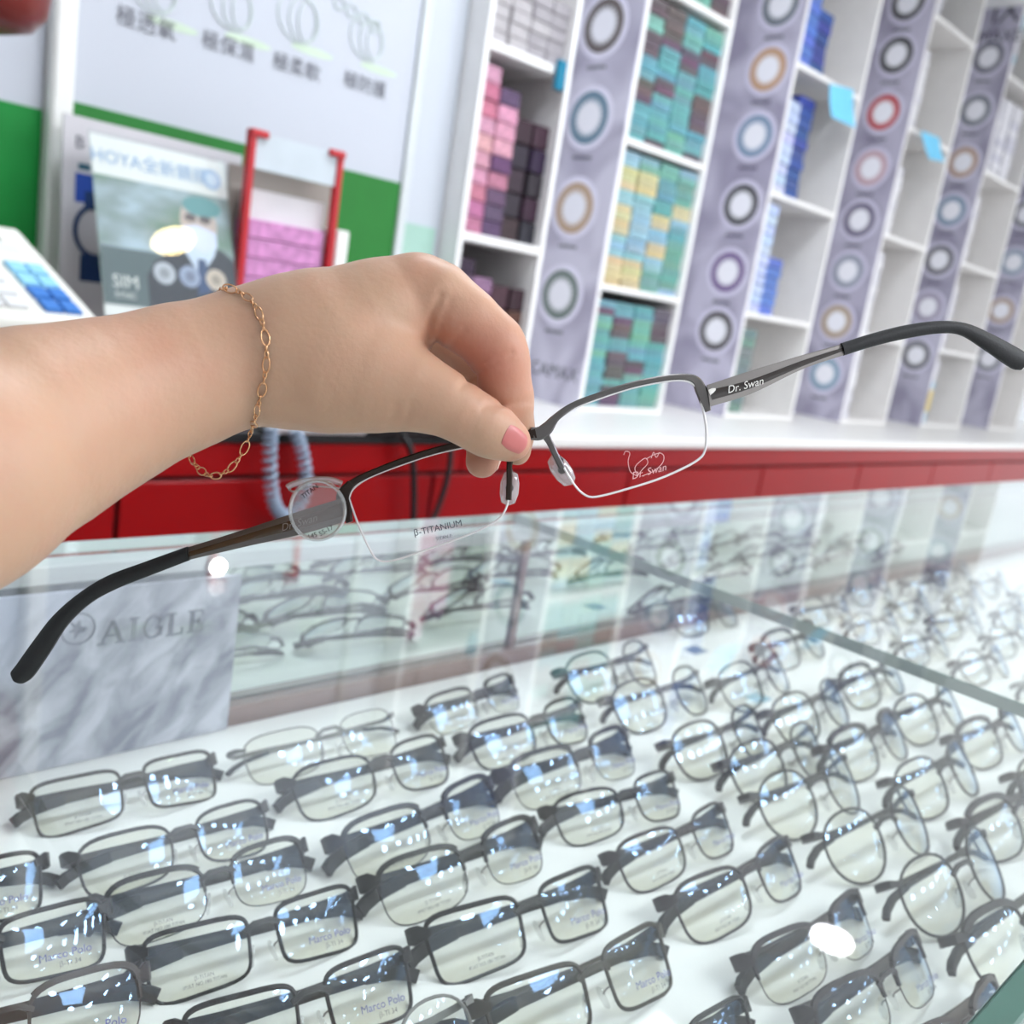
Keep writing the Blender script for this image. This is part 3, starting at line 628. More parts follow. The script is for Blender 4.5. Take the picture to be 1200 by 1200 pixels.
for cx in (.160, .187): pr(ell(cx, .186, .011, .007), (110, 100, 100), 'spectacle_lens', .0012)
for cx, c_ in ((.105, (190, 194, 200)), (.150, (158, 168, 190)), (.198, (206, 192, 176))):
    pr(ell(cx, .082, .019, .019), c_, 'round_badge', .001); pr(ell(cx, .082, .009, .009), tuple(int(v*.8) for v in c_), 'badge_centre', .0013)
pr(ell(.207, .262, .018, .018), (176, 198, 226), 'round_seal', .0002); pr(ell(.207, .262, .012, .012), (214, 224, 238), 'seal_centre', .0004)
M['hoya'] = mat('pale_blue_ink', (148, 178, 214), .6)
TT = lambda x, y: T1 @ Matrix.Translation((x, .0012, y)) @ FACE.to_4x4()
text('HOYA全新鏡膜', .030, M['hoya'], TT(.100, .262), hp); text('SIM', .030, M['ink_white'], TT(.038, .058), hp); text('SYNC', .014, M['ink_white'], TT(.036, .036), hp)
text('OK', .012, M['hoya'], TT(.207, .262), hp)
# the lamp whose glow the acrylic holder mirrors
nrm = (T1.to_3x3() @ Vector((0, -1, 0))).normalized(); pl0 = T1 @ Vector((0, -.003, 0))
dd = Vector([float(x) for x in ray(203, 280)]).normalized(); hit = CAM+dd*((pl0-CAM).dot(nrm)/dd.dot(nrm)); rf = dd-2*dd.dot(nrm)*nrm
lp = hit+rf*((CEIL-.02-hit.z)/rf.z)
wl = thing('pendant_lamp', (lp.x, lp.y, CEIL), 'warm round ceiling lamp behind the camera, mirrored in the HOYA poster cover', 'ceiling light')
MB().lathe([(.085, CEIL-.03), (.10, CEIL-.001)], 28, T=Matrix.Translation((lp.x, lp.y, 0))).build('housing', M['white'], wl, True)
MB().lathe([(0, CEIL-.028), (.085, CEIL-.028)], 28, T=Matrix.Translation((lp.x, lp.y, 0))).build('diffuser', emit('warm_glow', (255, 226, 160), 16), wl)
# red framed rack with pink boxes
rk = thing('red_rack', (.98, 1.62, CT), 'red two-post acrylic rack with white header holding a stack of pink boxes', 'rack')
for x in (.884, 1.066): MB().box((x, 1.595, CT), (x+.013, 1.612, zc+.214), bev=.002).build('red_post', M['redplastic'], rk)
for x in (.884, 1.045): MB().box((x, 1.592, zc+.202), (x+.035, 1.60, zc+.214), bev=.002).build('red_corner', M['redplastic'], rk)
o = MB().box((.898, 1.600, zc+.150), (1.066, 1.603, zc+.210)).build('header_card', M['flat'], rk); o.color = lin((200, 208, 214))
MB().box((.884, 1.661, CT), (1.105, 1.664, zc+.155)).build('back_plate', mat('taupe_card', (150, 140, 132), .5), rk)
MB().box((.898, 1.605, CT), (1.066, 1.66, CT+.01)).build('shelf_board', M['redplastic'], rk)
o = MB().box((.903, 1.622, CT+.245), (1.064, 1.650, zc+.118), bev=.002).build('white_carton', M['flat']); o.color = lin((214, 210, 212)); setorigin(o, (.98, 1.64, CT+.245)); tag(o, 'plain white carton at the top of the red rack', 'box')
z = CT+.0105; n = 0
while z < zc+.055:
    o = MB().box((-.079, 0, 0), (.079, .048, .0325), bev=.002).build('pink_box', M['card']); o.location = (.982, 1.608, z); o.color = lin((206, 140, 190)); tag(o, 'mauve pink box in the red rack, %s from the bottom of the stack' % NUM[n], 'box', 'pink boxes in the red rack'); z += .034; n += 1
wb = MB().box((1.085, 1.60, CT), (1.113, 1.66, zc+.075), bev=.003).build('white_carton', M['white']); setorigin(wb, (1.1, 1.63, CT)); tag(wb, 'narrow white carton standing just right of the red rack', 'box')
# cash box with yellow band, and calculator on top
cb = thing('cream_box', (.3, 1.5, CT), 'cream box with yellow band under the calculator at the left edge', 'box')
MB().box((.10, 1.43, CT), (.575, 1.68, zc-.150), bev=.006).build('body', M['cream'], cb)
o = MB().box((.10, 1.428, zc-.200), (.55, 1.4299, zc-.178)).build('yellow_band', M['flat'], cb); o.color = lin((246, 206, 40))
cl = thing('calculator', (.4, 1.5, zc-.15), 'white desk calculator with blue keys and sloping face, on the cream box', 'calculator')
FRx, BRx = .583, .520; fy_, by_ = 1.415, 1.60; fz, bz_ = zc-.128, zc-.012
body = MB(); LX = -.0
vs = [(LX+.18, fy_, zc-.149), (FRx, fy_, zc-.149), (FRx, fy_, fz), (LX+.18, fy_, fz), (LX+.2, by_, zc-.149), (BRx+.01, by_, zc-.149), (BRx, by_, bz_), (LX+.2, by_, bz_)]
body.add(vs, [(0, 1, 2, 3), (5, 4, 7, 6), (1, 5, 6, 2), (4, 0, 3, 7), (3, 2, 6, 7), (1, 0, 4, 5)])
cbody = body.build('casing', mat('calculator_casing', (232, 230, 220), .4, noise=.03), cl)
bv = cbody.modifiers.new('soft', 'BEVEL'); bv.width = .007; bv.segments = 3
up_ = Vector((0, by_-fy_, bz_-fz)).normalized(); nr_ = Vector((0, -up_.z, up_.y))
def facept(s, t):   # s from the right edge towards the left in m, t 0 front .. 1 back
    return Vector((FRx+(BRx-FRx)*t-s, fy_+(by_-fy_)*t, fz+(bz_-fz)*t))
def key(s0, s1, t0, t1, m, name, hgt=.006, col=None):
    P = [facept(s1, t0), facept(s0, t0), facept(s0, t1), facept(s1, t1)]; b_ = MB(); ins = [p*.92+sum(P, Vector())/4*.08 for p in P]
    b_.add([p+nr_*.0002 for p in P]+[p+nr_*hgt for p in ins], [(0, 1, 5, 4), (1, 2, 6, 5), (2, 3, 7, 6), (3, 0, 4, 7), (4, 5, 6, 7)])
    o = b_.build(name, m, cl)
    if col: o.color = lin(col)
key(.045, .30, .80, .95, M['flat'], 'display_window', .001, (110, 124, 116))
key(.03, .33, .69, .78, M['flat'], 'grey_strip', .001, (222, 228, 230))
for i in range(4):
    for j in range(2): key(.022+.027*j, .046+.027*j, .08+.125*i, .185+.125*i, M['flat'], 'key', .006, (66, 124, 200) if i < 2 else (150, 208, 236))
    for j in range(5): key(.095+.03*j, .122+.03*j, .08+.125*i, .185+.125*i, M['flat'], 'key', .006, (226, 226, 226))
pn = MB().tube([facept(.085, .585)+nr_*.006, facept(.075, .66)+nr_*.006, facept(.070, .70)+nr_*.008], [.004, .005, .005], 8).build('pen_cap', mat('bronze_cap', (92, 72, 64), .4)); setorigin(pn, facept(.085, .585)); tag(pn, 'small dark brown cap lying on the calculator above its blue keys', 'cap')
# phone base, coiled cord, cables, black keyboard
pbx = MB().box((.865, 1.405, CT), (1.075, 1.52, CT+.030), bev=.01).build('telephone_base', M['cream'], smooth=False); setorigin(pbx, (.97, 1.46, CT)); tag(pbx, 'cream telephone base at the counter edge just under the wrist', 'telephone')
kb = thing('black_keyboard', (1.1, 1.47, CT), 'flat black keyboard tray on the red counter, hidden behind the hand', 'keyboard')
MB().box((1.085, 1.41, CT), (1.32, 1.54, CT+.016), bev=.004).build('base', M['black'], kb)
for i in range(6):
    for j in range(3): MB().box((1.095+i*.037, 1.418+j*.04, CT+.016), (1.128+i*.037, 1.452+j*.04, CT+.022), bev=.002).build('key', M['matteblack'], kb)
ctl = [at_y(318, 500, 1.385), at_y(316, 530, 1.385), at_y(317, 565, 1.385), at_y(322, 592, 1.385), at_y(335, 606, 1.385), at_y(352, 592, 1.39), at_y(358, 560, 1.39), at_y(354, 530, 1.395), at_y(346, 505, 1.40)]
def cat(pts, n):
    P = [pts[0]*2-pts[1]]+list(pts)+[pts[-1]*2-pts[-2]]; out = []
    for i in range(1, len(P)-2):
        for k in range(n):
            t = k/n; a, b_, c_, d_ = P[i-1:i+3]
            out.append(.5*((2*b_)+(c_-a)*t+(2*a-5*b_+4*c_-d_)*t*t+(3*b_-a-3*c_+d_)*t**3))
    out.append(P[-2]); return out
sp_ = cat(ctl, 60); hx = []
for i, p in enumerate(sp_):
    a = i*2*math.pi/17; tn_ = (sp_[min(i+1, len(sp_)-1)]-sp_[max(i-1, 0)]).normalized(); u_ = tn_.cross(Vector((0, 1, 0))).normalized(); v_ = tn_.cross(u_)
    hx.append(p+(u_*math.cos(a)+v_*math.sin(a))*.0095)
pc = MB().tube(hx, .0038, 5).build('coiled_cord', mat('grey_blue_cord', (148, 164, 184), .4), smooth=True); setorigin(pc, ctl[0]); tag(pc, 'grey blue coiled telephone cord hanging in front of red drawers', 'cord')
cbm = MB().tube(cat([at_y(470, 508, 1.40), at_y(482, 530, 1.395), at_y(485, 570, 1.395), at_y(484, 625, 1.395)], 8), .007, 8).build('black_cable', M['black'], smooth=True); setorigin(cbm, at_y(470, 508, 1.40)); tag(cbm, 'straight black cable hanging down the red drawers, seen through the left lens', 'cable')
cbm = MB().tube(cat([at_y(528, 508, 1.40), at_y(527, 545, 1.395), at_y(517, 585, 1.395), at_y(500, 625, 1.395)], 8), .006, 8).build('black_cable', M['black'], smooth=True); setorigin(cbm, at_y(528, 508, 1.40)); tag(cbm, 'curved black cable right of the straight one, seen through the left lens', 'cable')
# ================================================================== SPECTACLES IN THE TRAY
def outline(w_, h_, kind, n=30):
    pts = []
    e = {'rect': 5.0, 'soft': 3.4, 'round': 2.25, 'panto': 2.7}[kind]
    for i in range(n):
        a = 2*math.pi*i/n; c, s_ = math.cos(a), math.sin(a)
        x = math.copysign(abs(c)**(2/e), c); y = math.copysign(abs(s_)**(2/e), s_)
        if kind in ('rect', 'soft'): y *= 1+.06*x; x *= 1+.05*y          # outer side taller, bottom narrower
        if kind in ('panto', 'round'): x *= 1+.06*y
        pts.append((x*w_/2, y*h_/2))
    return pts
def wrapz(x): return -x*x/(2*.17)
LEANB = math.radians(40)
def make_specs(kind, w_, h_, gapx, rim, brow, tw, prints, name, full=True, browbar=False):
    """folded pair of spectacles: fronts lean back on their folded temples; x right, y up along the front, z towards the viewer"""
    r = thing('spectacles', (0, 0, 0), 'x', 'glasses')
    V = lambda x, y, z=0: Vector((x, y, wrapz(x)+z))
    cx = gapx/2+w_/2; hx = cx+w_/2+.006
    fr = MB(); O = outline(w_, h_, kind)
    for s in (-1, 1):
        P = [V(s*cx+s*x, y) for x, y in O]
        if full: fr.tube(P, [rim+(brow-rim)*max(0, y/(h_/2))**2 for x, y in O], 6, True)
        else:                                             # half rim: only the upper part is metal
            top = [(x, y) for x, y in O if y > -h_*.02]; top.sort(key=lambda p: p[0])
            fr.tube([V(s*cx+s*x, y) for x, y in top], 0, up=(0, 1, 0), flat=[(brow*(.55+.45*max(0, y/(h_/2))), .0013) for x, y in top])
            fr.tube(P, .0004, 5, True)
        if browbar:
            bp = [(x, y) for x, y in O if y > h_*.28]; bp.sort(key=lambda p: p[0])
            fr.tube([V(s*cx+s*x, y+.0006, .0004) for x, y in bp], 0, up=(0, 1, 0), flat=(brow*1.5, .0014))
        # end piece turning back to the hinge
        fr.tube([V(s*(cx+w_*.46), h_*.30), V(s*(hx-.002), h_*.33), V(s*hx, h_*.33, -.003), V(s*hx, h_*.32, -.007)], 0, up=(0, 1, 0), flat=[(brow*1.3, .0014), (tw*.55, .0013), (tw*.55, .0013), (tw*.5, .0012)])
    yb = h_*(.22 if kind in ('rect', 'soft') else .14)
    fr.tube([V(-gapx/2-.002, yb-.001), V(-gapx*.28, yb+.0022, .001), V(gapx*.28, yb+.0022, .001), V(gapx/2+.002, yb-.001)], 0, up=(0, 1, 0), flat=(max(.0014, brow*1.05), .0012))
    fo = fr.build('frame_front', M['frame'], r, True)
    for s in (-1, 1):
        lm = MB(); rings = [(0, 1)]; vs = [V(s*cx, 0, .0016)]; fs = []; n = len(O)
        for k, f_ in enumerate((.5, .82, .985)):
            vs += [V(s*cx+s*x*f_, y*f_, .0016*(1-f_*f_)) for x, y in O]
        for i in range(n): fs.append((0, 1+i, 1+(i+1) % n))
        for k in (0, 1):
            for i in range(n): a = 1+k*n+i; b = 1+k*n+(i+1) % n; fs.append((a, a+n, b+n, b))
        if s < 0: fs = [f[::-1] for f in fs]
        lm.add(vs, fs).build('lens', M['lens'], r, True, 180)
        # folded temple: hinge on side s, lying across behind the front
        zb = -.0075 if s > 0 else -.0105
        T_ = [V(s*hx, h_*.31, -.006), V(s*(hx-.006), h_*.27, zb-.0035)]
        for f_ in (.6, .2, -.2, -.6): T_.append(Vector((s*hx*f_, h_*(.235+.05*(f_-.6)), wrapz(hx*.7)*1.0+zb-.002*(1-f_))))
        T_ += [Vector((-s*hx*.86, h_*.12, wrapz(hx*.7)+zb-.004)), Vector((-s*hx*1.0, h_*.03, wrapz(hx*.7)+zb-.0045)), Vector((-s*hx*1.07, -h_*.05, wrapz(hx*.7)+zb-.004))]
        nn = len(T_); fl = [(tw*.5*(1.0 if i < 3 else 1-.07*(i-2)) if i < nn-3 else tw*.42, .0008 if i < nn-4 else .0013) for i in range(nn)]
        tp = MB().tube(T_[:nn-3], 0, up=(0, 1, 0), flat=fl[:nn-3]).build('temple', M['frame'], r, True)
        MB().tube(T_[nn-4:], 0, up=(0, 1, .2), flat=[(f[0]*1.12, f[1]*1.5) for f in fl[nn-4:]]).build('temple_tip', M['matteblack'], tp, True)
        # nose pad on its arm
        ar = MB(); ar.tube([V(s*(gapx/2+.0005), -h_*.05, -.0005), V(s*(gapx/2-.001), -h_*.09, -.004), V(s*(gapx/2-.0022), -h_*.14, -.0055)], .0005, 5)
        pd = ar.build('pad_arm', M['silver'], r)
        MB().lathe([(0, -.0062), (.0022, -.0050), (.0030, 0), (.0022, .005), (0, .0062)], 10, T=Matrix.Translation(V(s*(gapx/2-.0025), -h_*.19, -.006)) @ Matrix.Rotation(s*.25, 4, 'Z') @ Matrix.Rotation(math.pi/2, 4, 'X') @ Matrix.Diagonal((.45, 1, 1, 1))).build('nose_pad', M['traypad'], r, True)
    if prints:
        zz = wrapz(cx)+.0022
        text('Marco Polo', .0056, M['ink_blue'], Matrix.Translation((cx+.004, -h_*.22, zz)), r, 'lens_print'); text('β-TI 34', .0036, M['ink_grey'], Matrix.Translation((cx+.006, -h_*.36, zz)), r, 'lens_print')
        text('β-TITAN', .0028, M['ink_grey'], Matrix.Translation((-cx, -h_*.26, zz)), r, 'lens_print'); text('IP/AT NO.180 TITAN', .0026, M['ink_grey'], Matrix.Translation((-cx, -h_*.35, zz)), r, 'lens_print')
    r['h'] = h_; r['hx'] = hx
    return r
SPEC = {'R': make_specs('rect', .0525, .0345, .017, .0011, .0015, .0078, True, 'R'),
        'S': make_specs('soft', .0520, .0345, .017, .0009, .0014, .0072, True, 'S'),
        'B': make_specs('soft', .0520, .0350, .017, .0009, .0011, .0085, True, 'B', False, True),
        'N': make_specs('soft', .0520, .0330, .018, .0005, .0006, .0030, False, 'N'),
        'O': make_specs('panto', .0480, .0410, .020, .0010, .0011, .0044, False, 'O'),
        'C': make_specs('round', .0460, .0430, .021, .0009, .0009, .0036, False, 'C'),
        'P': make_specs('panto', .0490, .0390, .019, .0009, .0014, .0050, False, 'P', True, True)}
COLR = {'gun': (38, 36, 38), 'black': (8, 8, 9), 'navy': (12, 18, 42), 'grey': (74, 72, 74), 'brown': (44, 28, 24), 'bronze': (52, 46, 36), 'clear': (116, 114, 112), 'mauve': (44, 36, 42)}
ORD = ['', 'first', 'second', 'third', 'fourth', 'fifth', 'sixth', 'seventh', 'eighth', 'ninth', 'tenth']
# file (column of the tray), kind, colour, pixel of the left and right top corners in the photograph
PAIRS = [
 (1, 'R', 'gun', (-225, 1065), (22, 1012), 'gunmetal'), (1, 'R', 'gun', (-160, 1130), (97, 1068), 'dark gunmetal'), (1, 'B', 'brown', (-130, 1212), (132, 1148), 'brown browline'),
 (2, 'R', 'bronze', (28, 934), (260, 884), 'olive bronze'), (2, 'S', 'grey', (82, 1004), (322, 940), 'pale grey'), (2, 'B', 'gun', (114, 1056), (368, 986), 'slate browline'), (2, 'R', 'black', (163, 1116), (425, 1044), 'black metal'), (2, 'R', 'gun', (225, 1200), (478, 1120), 'gunmetal bridge'), (2, 'C', 'clear', (330, 1250), (535, 1178), 'thin round clear'),
 (3, 'N', 'clear', (280, 882), (470, 836), 'nearly rimless'), (3, 'S', 'gun', (338, 920), (530, 868), 'grey metal'), (3, 'B', 'navy', (398, 990), (588, 916), 'navy tinged'), (3, 'B', 'black', (438, 1036), (640, 964), 'black browline'), (3, 'R', 'black', (496, 1098), (716, 1024), 'black rectangular'), (3, 'R', 'bronze', (568, 1186), (790, 1090), 'bronze black'), (3, 'R', 'black', (680, 1262), (885, 1178), 'black'),
 (4, 'B', 'black', (498, 828), (610, 792), 'black browline'), (4, 'S', 'black', (548, 866), (690, 824), 'black slim'), (4, 'B', 'navy', (596, 910), (745, 860), 'dark navy browline'), (4, 'S', 'black', (648, 950), (800, 908), 'black slender'), (4, 'S', 'mauve', (724, 1004), (860, 944), 'mauve black'), (4, 'S', 'mauve', (792, 1060), (938, 986), 'plum grey'), (4, 'B', 'mauve', (885, 1128), (1022, 1048), 'dark plum browline'), (4, 'B', 'mauve', (958, 1190), (1092, 1096), 'heavy plum browline'), (4, 'B', 'brown', (1060, 1240), (1180, 1152), 'brown browline'),
 (5, 'O', 'black', (656, 790), (770, 758), 'black rounded'), (5, 'O', 'gun', (708, 824), (832, 788), 'dark rounded'), (5, 'O', 'mauve', (786, 874), (894, 834), 'mauve rounded'), (5, 'O', 'grey', (836, 906), (975, 850), 'grey rounded'), (5, 'C', 'gun', (884, 938), (1002, 890), 'round gunmetal'), (5, 'C', 'gun', (960, 986), (1082, 932), 'large round gunmetal'), (5, 'C', 'gun', (1052, 1044), (1166, 980), 'big round dark'), (5, 'P', 'gun', (1132, 1108), (1244, 1030), 'dark browline round'),
 (6, 'P', 'black', (772, 722), (872, 700), 'black browline'), (6, 'O', 'black', (830, 806), (928, 764), 'black rounded'), (6, 'O', 'gun', (895, 842), (996, 800), 'dark metal rounded'), (6, 'P', 'mauve', (960, 886), (1066, 836), 'plum browline'), (6, 'O', 'gun', (1044, 922), (1142, 874), 'grey metal panto'), (6, 'P', 'mauve', (1128, 972), (1230, 916), 'mauve browline'),
 (7, 'P', 'gun', (880, 762), (972, 732), 'dark browline'), (7, 'P', 'black', (972, 806), (1064, 770), 'black browline'), (7, 'O', 'gun', (1040, 842), (1128, 806), 'dark rounded'), (7, 'P', 'mauve', (1112, 872), (1204, 832), 'plum browline'), (7, 'O', 'brown', (1184, 918), (1276, 870), 'brown rounded')]
front_n = Vector((0, -math.cos(LEANB), math.sin(LEANB)))
def pose(proto, c, yaw, sc):
    Rz = Matrix.Rotation(yaw, 4, 'Z'); B = Matrix(((1, 0, 0, 0), (0, math.sin(LEANB), -math.cos(LEANB), 0), (0, math.cos(LEANB), math.sin(LEANB), 0), (0, 0, 0, 1)))
    return Matrix.Translation(c) @ Rz @ B @ Matrix.Scale(sc, 4)
used = set(); KW = {'R': 'rectangular spectacles', 'S': 'slim rectangular spectacles', 'B': 'half-rim spectacles', 'N': 'clear-lensed spectacles', 'O': 'spectacles', 'C': 'wire spectacles', 'P': 'spectacles'}
def add_specs(kind, colr, Mx, label, group='spectacles laid out in rows in the tray'):
    p = SPEC[kind]; r = p if kind not in used else copy_tree(p); used.add(kind)
    r.matrix_basis = Mx; tag(r, label, 'glasses', group); c = lin(COLR[colr])
    for ch in r.children_recursive: ch.color = c
    return r
cnt = {}
tot = {}
for f in PAIRS: tot[f[0]] = tot.get(f[0], 0)+1
occ = []
for f, kind, colr, pl, pr_, lab in PAIRS:
    cnt[f] = cnt.get(f, 0)+1
    p = SPEC[kind]; h_ = p['h']; hx = p['hx']
    zt = TZ+.0008+h_*.82*math.cos(LEANB)                 # height of the top corners above the tray
    a = at_z(*pl, zt); b = at_z(*pr_, zt); d = b-a; yaw = math.atan2(d.y, d.x); sc = max(.9, min(1.12, d.length/(2*hx)))
    mid = (a+b)/2
    Mx = pose(p, Vector((0, 0, 0)), yaw, sc)
    ctop = Mx @ Vector((0, h_*.33, -.003)); c = mid-ctop; c.z = TZ+.0016+sc*(h_/2+.0012)*math.cos(LEANB)+.0022
    occ.append((c.x, c.y))
    add_specs(kind, colr, Matrix.Translation(c) @ Mx, '%s %s, %s from the back in the %s file from the left' % (lab, KW[kind], ORD[cnt[f]], ORD[f]))
# further files beyond the pane joint, on the same grid
far = []
for fi, x0 in enumerate((1.02, 1.18, 1.34, 1.50, 1.66)):
    k = 0
    for j in range(7):
        y = .545-j*.066-(fi % 2)*.02; x = x0+.010*j*0+random.uniform(-.008, .008)
        if min((x-ox)**2*.35+(y-oy)**2 for ox, oy in occ) < .055**2: continue
        u = RM.T @ np.array((x, y, TZ+.02-zc)); px = 600-F*u[0]/u[2]; py = 600+F*u[1]/u[2]
        if px > 1240 or py > 1100: continue
        k += 1; kind = random.choice('OCPOC'); colr = random.choice(('gun', 'gun', 'black', 'mauve', 'clear', 'grey', 'brown')); p = SPEC[kind]; sc = .98
        Mx = pose(p, Vector((x, y, TZ+.0038+sc*(p['h']/2+.0012)*math.cos(LEANB))), math.radians(random.uniform(-9, 3)), sc)
        add_specs(kind, colr, Mx, 'blurred %s spectacles, %s from the back in the %s file, beyond the glass joint' % (colr if colr != 'gun' else 'gunmetal', ORD[k], ORD[8+fi] if 8+fi < 11 else ('eleventh', 'twelfth', 'thirteenth')[8+fi-11]))
for k_ in SPEC:
    if k_ not in used:
        for ch in list(SPEC[k_].children_recursive): bpy.data.objects.remove(ch)
        bpy.data.objects.remove(SPEC[k_])
# small stock stickers on the tray beside the round pairs
for (px, py), lab in (((888, 818), 'small pale blue sticker on the tray under a rounded black pair'), ((815, 762), 'small slate blue sticker on the tray behind the dark rounded pair')):
    q = at_z(px, py, TZ); o = MB().box((q.x-.012, q.y-.009, TZ), (q.x+.012, q.y+.009, TZ+.0006)).build('sticker', M['flat']); o.color = lin((150, 196, 214) if px > 850 else (120, 138, 168)); setorigin(o, (q.x, q.y, TZ)); tag(o, lab, 'sticker')
# ================================================================== HELD SPECTACLES (built in a plane facing the viewer at arm's length)
HD = .362
hb_ = cw(628, 508, HD)
held = thing('held_spectacles', hb_, 'silver half-rim spectacles held up by the bridge, temples spread wide', 'glasses', rot=RC)
HM = held.matrix_basis.copy(); HI = HM.inverted()
def L(u, v, dz=0):                                        # pixel on the holding plane -> local (x, y, z towards the viewer)
    d = HD-dz; return Vector(((u-600)/F*d-28/F*HD, (600-v)/F*d-92/F*HD, dz))
def hbuild(mb, name, m, parent=None, smooth=True, ang=40):
    o = mb.build(name, m, parent or held, smooth, ang, world=False); return o
def bowz(u): return -((u-628)/F*HD)**2/(2*.30)            # gentle wrap of the front
def strip(mb, pts, wid, thick, dz=0):
    """flat bar along pixel points; wid in px (list or number), thickness in m"""
    C = cat([L(u, v, bowz(u)+dz) for u, v in pts], 5); n = len(C)
    ws = wid if isinstance(wid, list) else [wid]*len(pts)
    W_ = [np.interp(i/(n-1)*(len(ws)-1), range(len(ws)), ws)/F*HD/2 for i in range(n)]
    q = []
    for i in range(n):
        a, b = C[max(i-1, 0)], C[min(i+1, n-1)]; t = (b-a); t.z = 0; t.normalize(); q.append(Vector((-t.y, t.x, 0)))
    vs = []; fs = []; c_ = thick*.3
    for p, w__, nn in zip(C, W_, q):
        wi = max(w__-c_, w__*.5)
        for s1, z1 in ((w__, -thick/2+c_), (w__, thick/2-c_), (wi, thick/2), (-wi, thick/2), (-w__, thick/2-c_), (-w__, -thick/2+c_), (-wi, -thick/2), (wi, -thick/2)):
            vs.append(p+nn*s1+Vector((0, 0, z1)))
    for i in range(n-1):
        for j in range(8): fs.append((i*8+j, i*8+(j+1) % 8, i*8+8+(j+1) % 8, i*8+8+j))
    fs += [tuple(range(8))[::-1], tuple((n-1)*8+j for j in range(8))]
    return mb.add(vs, fs)
# brow bars, bridge, end pieces
fr = MB(); strip(fr, [(402, 578), (412, 567), (430, 557), (470, 541), (510, 528), (545, 520), (580, 514), (612, 511), (628, 508)], [9, 9, 8, 8, 8, 7.5, 8, 10, 14], .0018)
strip(fr, [(600, 528), (597, 545), (597, 562), (596, 586)], [9, 7, 7, 7], .0017, -.0004)
strip(fr, [(412, 566), (403, 580), (404, 594), (410, 612)], [10, 17, 18, 8], .0022)
hbuild(fr, 'left_brow_bar', M['darkmetal'])
fr = MB(); strip(fr, [(622, 508), (632, 508), (641, 502), (652, 489), (672, 475), (700, 464), (740, 451), (780, 443), (803, 442), (815, 446), (821, 456), (826, 470), (830, 482)], [15, 16, 15, 9, 7.5, 7, 7, 7, 8, 11, 14, 13, 7], .0018)
strip(fr, [(637, 506), (644, 518), (651, 533), (659, 549)], [11, 8, 7.5, 8], .0017, -.0003)
hbuild(fr, 'right_brow_bar', M['gun'])
# lenses and nylon lines
LL = [(409, 584), (414, 573), (432, 560), (470, 545), (510, 532), (548, 524), (585, 520), (596, 524), (598, 545), (597, 575), (593, 596), (582, 610), (560, 622), (530, 634), (500, 644), (468, 655), (452, 658), (441, 655), (432, 641), (420, 615)]
RL = [(641, 505), (652, 493), (672, 479), (700, 468), (740, 455), (780, 447), (802, 446), (814, 452), (820, 466), (826, 490), (828, 510), (826, 528), (819, 538), (800, 549), (770, 562), (735, 573), (705, 581), (690, 582), (678, 574), (668, 560), (655, 537)]
def lens(P, name):
    c = sum((Vector((u, v)) for u, v in P), Vector((0, 0)))/len(P); C = cat([L(u, v, bowz(u)) for u, v in P]+[L(*P[0], bowz(P[0][0]))], 3)[:-1]
    c3 = L(c.x, c.y, bowz(c.x)); n = len(C); vs = [c3+Vector((0, 0, .0030))]; fs = []
    for f_ in (.35, .7, .992): vs += [c3*(1-f_)+p*f_+Vector((0, 0, .0030*(1-f_*f_))) for p in C]
    for i in range(n): fs.append((0, 1+(i+1) % n, 1+i))
    for k in (0, 1):
        for i in range(n): a = 1+k*n+i; b = 1+k*n+(i+1) % n; fs.append((a, b, b+n, a+n))
    hbuild(MB().add(vs, fs), name, M['lensclear'], None, True, 180)
    return C
CL_, CR_ = lens(LL, 'lens'), lens(RL, 'lens')
hbuild(MB().tube(CL_, .00042, 6, True), 'nylon_line', M['nylon']); hbuild(MB().tube(CR_, .00046, 6, True), 'nylon_line', M['nylon'])
def htext(body, size, m, u, v, ang, parent=None, dz=.0, shear=0, name='lettering', flatz=False):
    me = text_mesh(body, size, shear); me.transform(Matrix.Translation(L(u, v, (bowz(u) if not flatz else tu(u))+dz)) @ Matrix.Rotation(-math.atan(((bowz if not flatz else tu)(u+5)-(bowz if not flatz else tu)(u-5))/(10/F*HD)), 4, 'Y') @ Matrix.Rotation(ang, 4, 'Z')); me.materials.append(m)
    o = bpy.data.objects.new(name, me); COL.objects.link(o); o.parent = parent or held; return o
htext('β-TITANIUM', .0034, M['ink_dark'], 513, 619, math.radians(12), dz=.0036, name='lens_print'); htext('TITAN-F', .0017, M['ink_grey'], 520, 630, math.radians(12), dz=.0034, name='lens_print')
sw = MB()
def swl(pts): sw.tube(cat([L(u, v, bowz(u)+.0034) for u, v in pts], 4), .00015, 4)
swl([(731, 533), (733, 529), (738, 531), (736, 541), (739, 553), (747, 558)]); swl([(747, 558), (744, 548), (751, 540), (757, 537), (759, 543), (752, 551), (747, 558)]); swl([(757, 538), (766, 533), (774, 531), (778, 535), (776, 543), (766, 552), (752, 558)]); swl([(763, 537), (766, 530), (769, 536), (773, 530)])
hbuild(sw, 'swan_print', M['ink_pale']); htext('Dr. Swan', .0037, M['ink_pale'], 760, 553, math.radians(15), dz=.0042, shear=.35, name='lens_print')
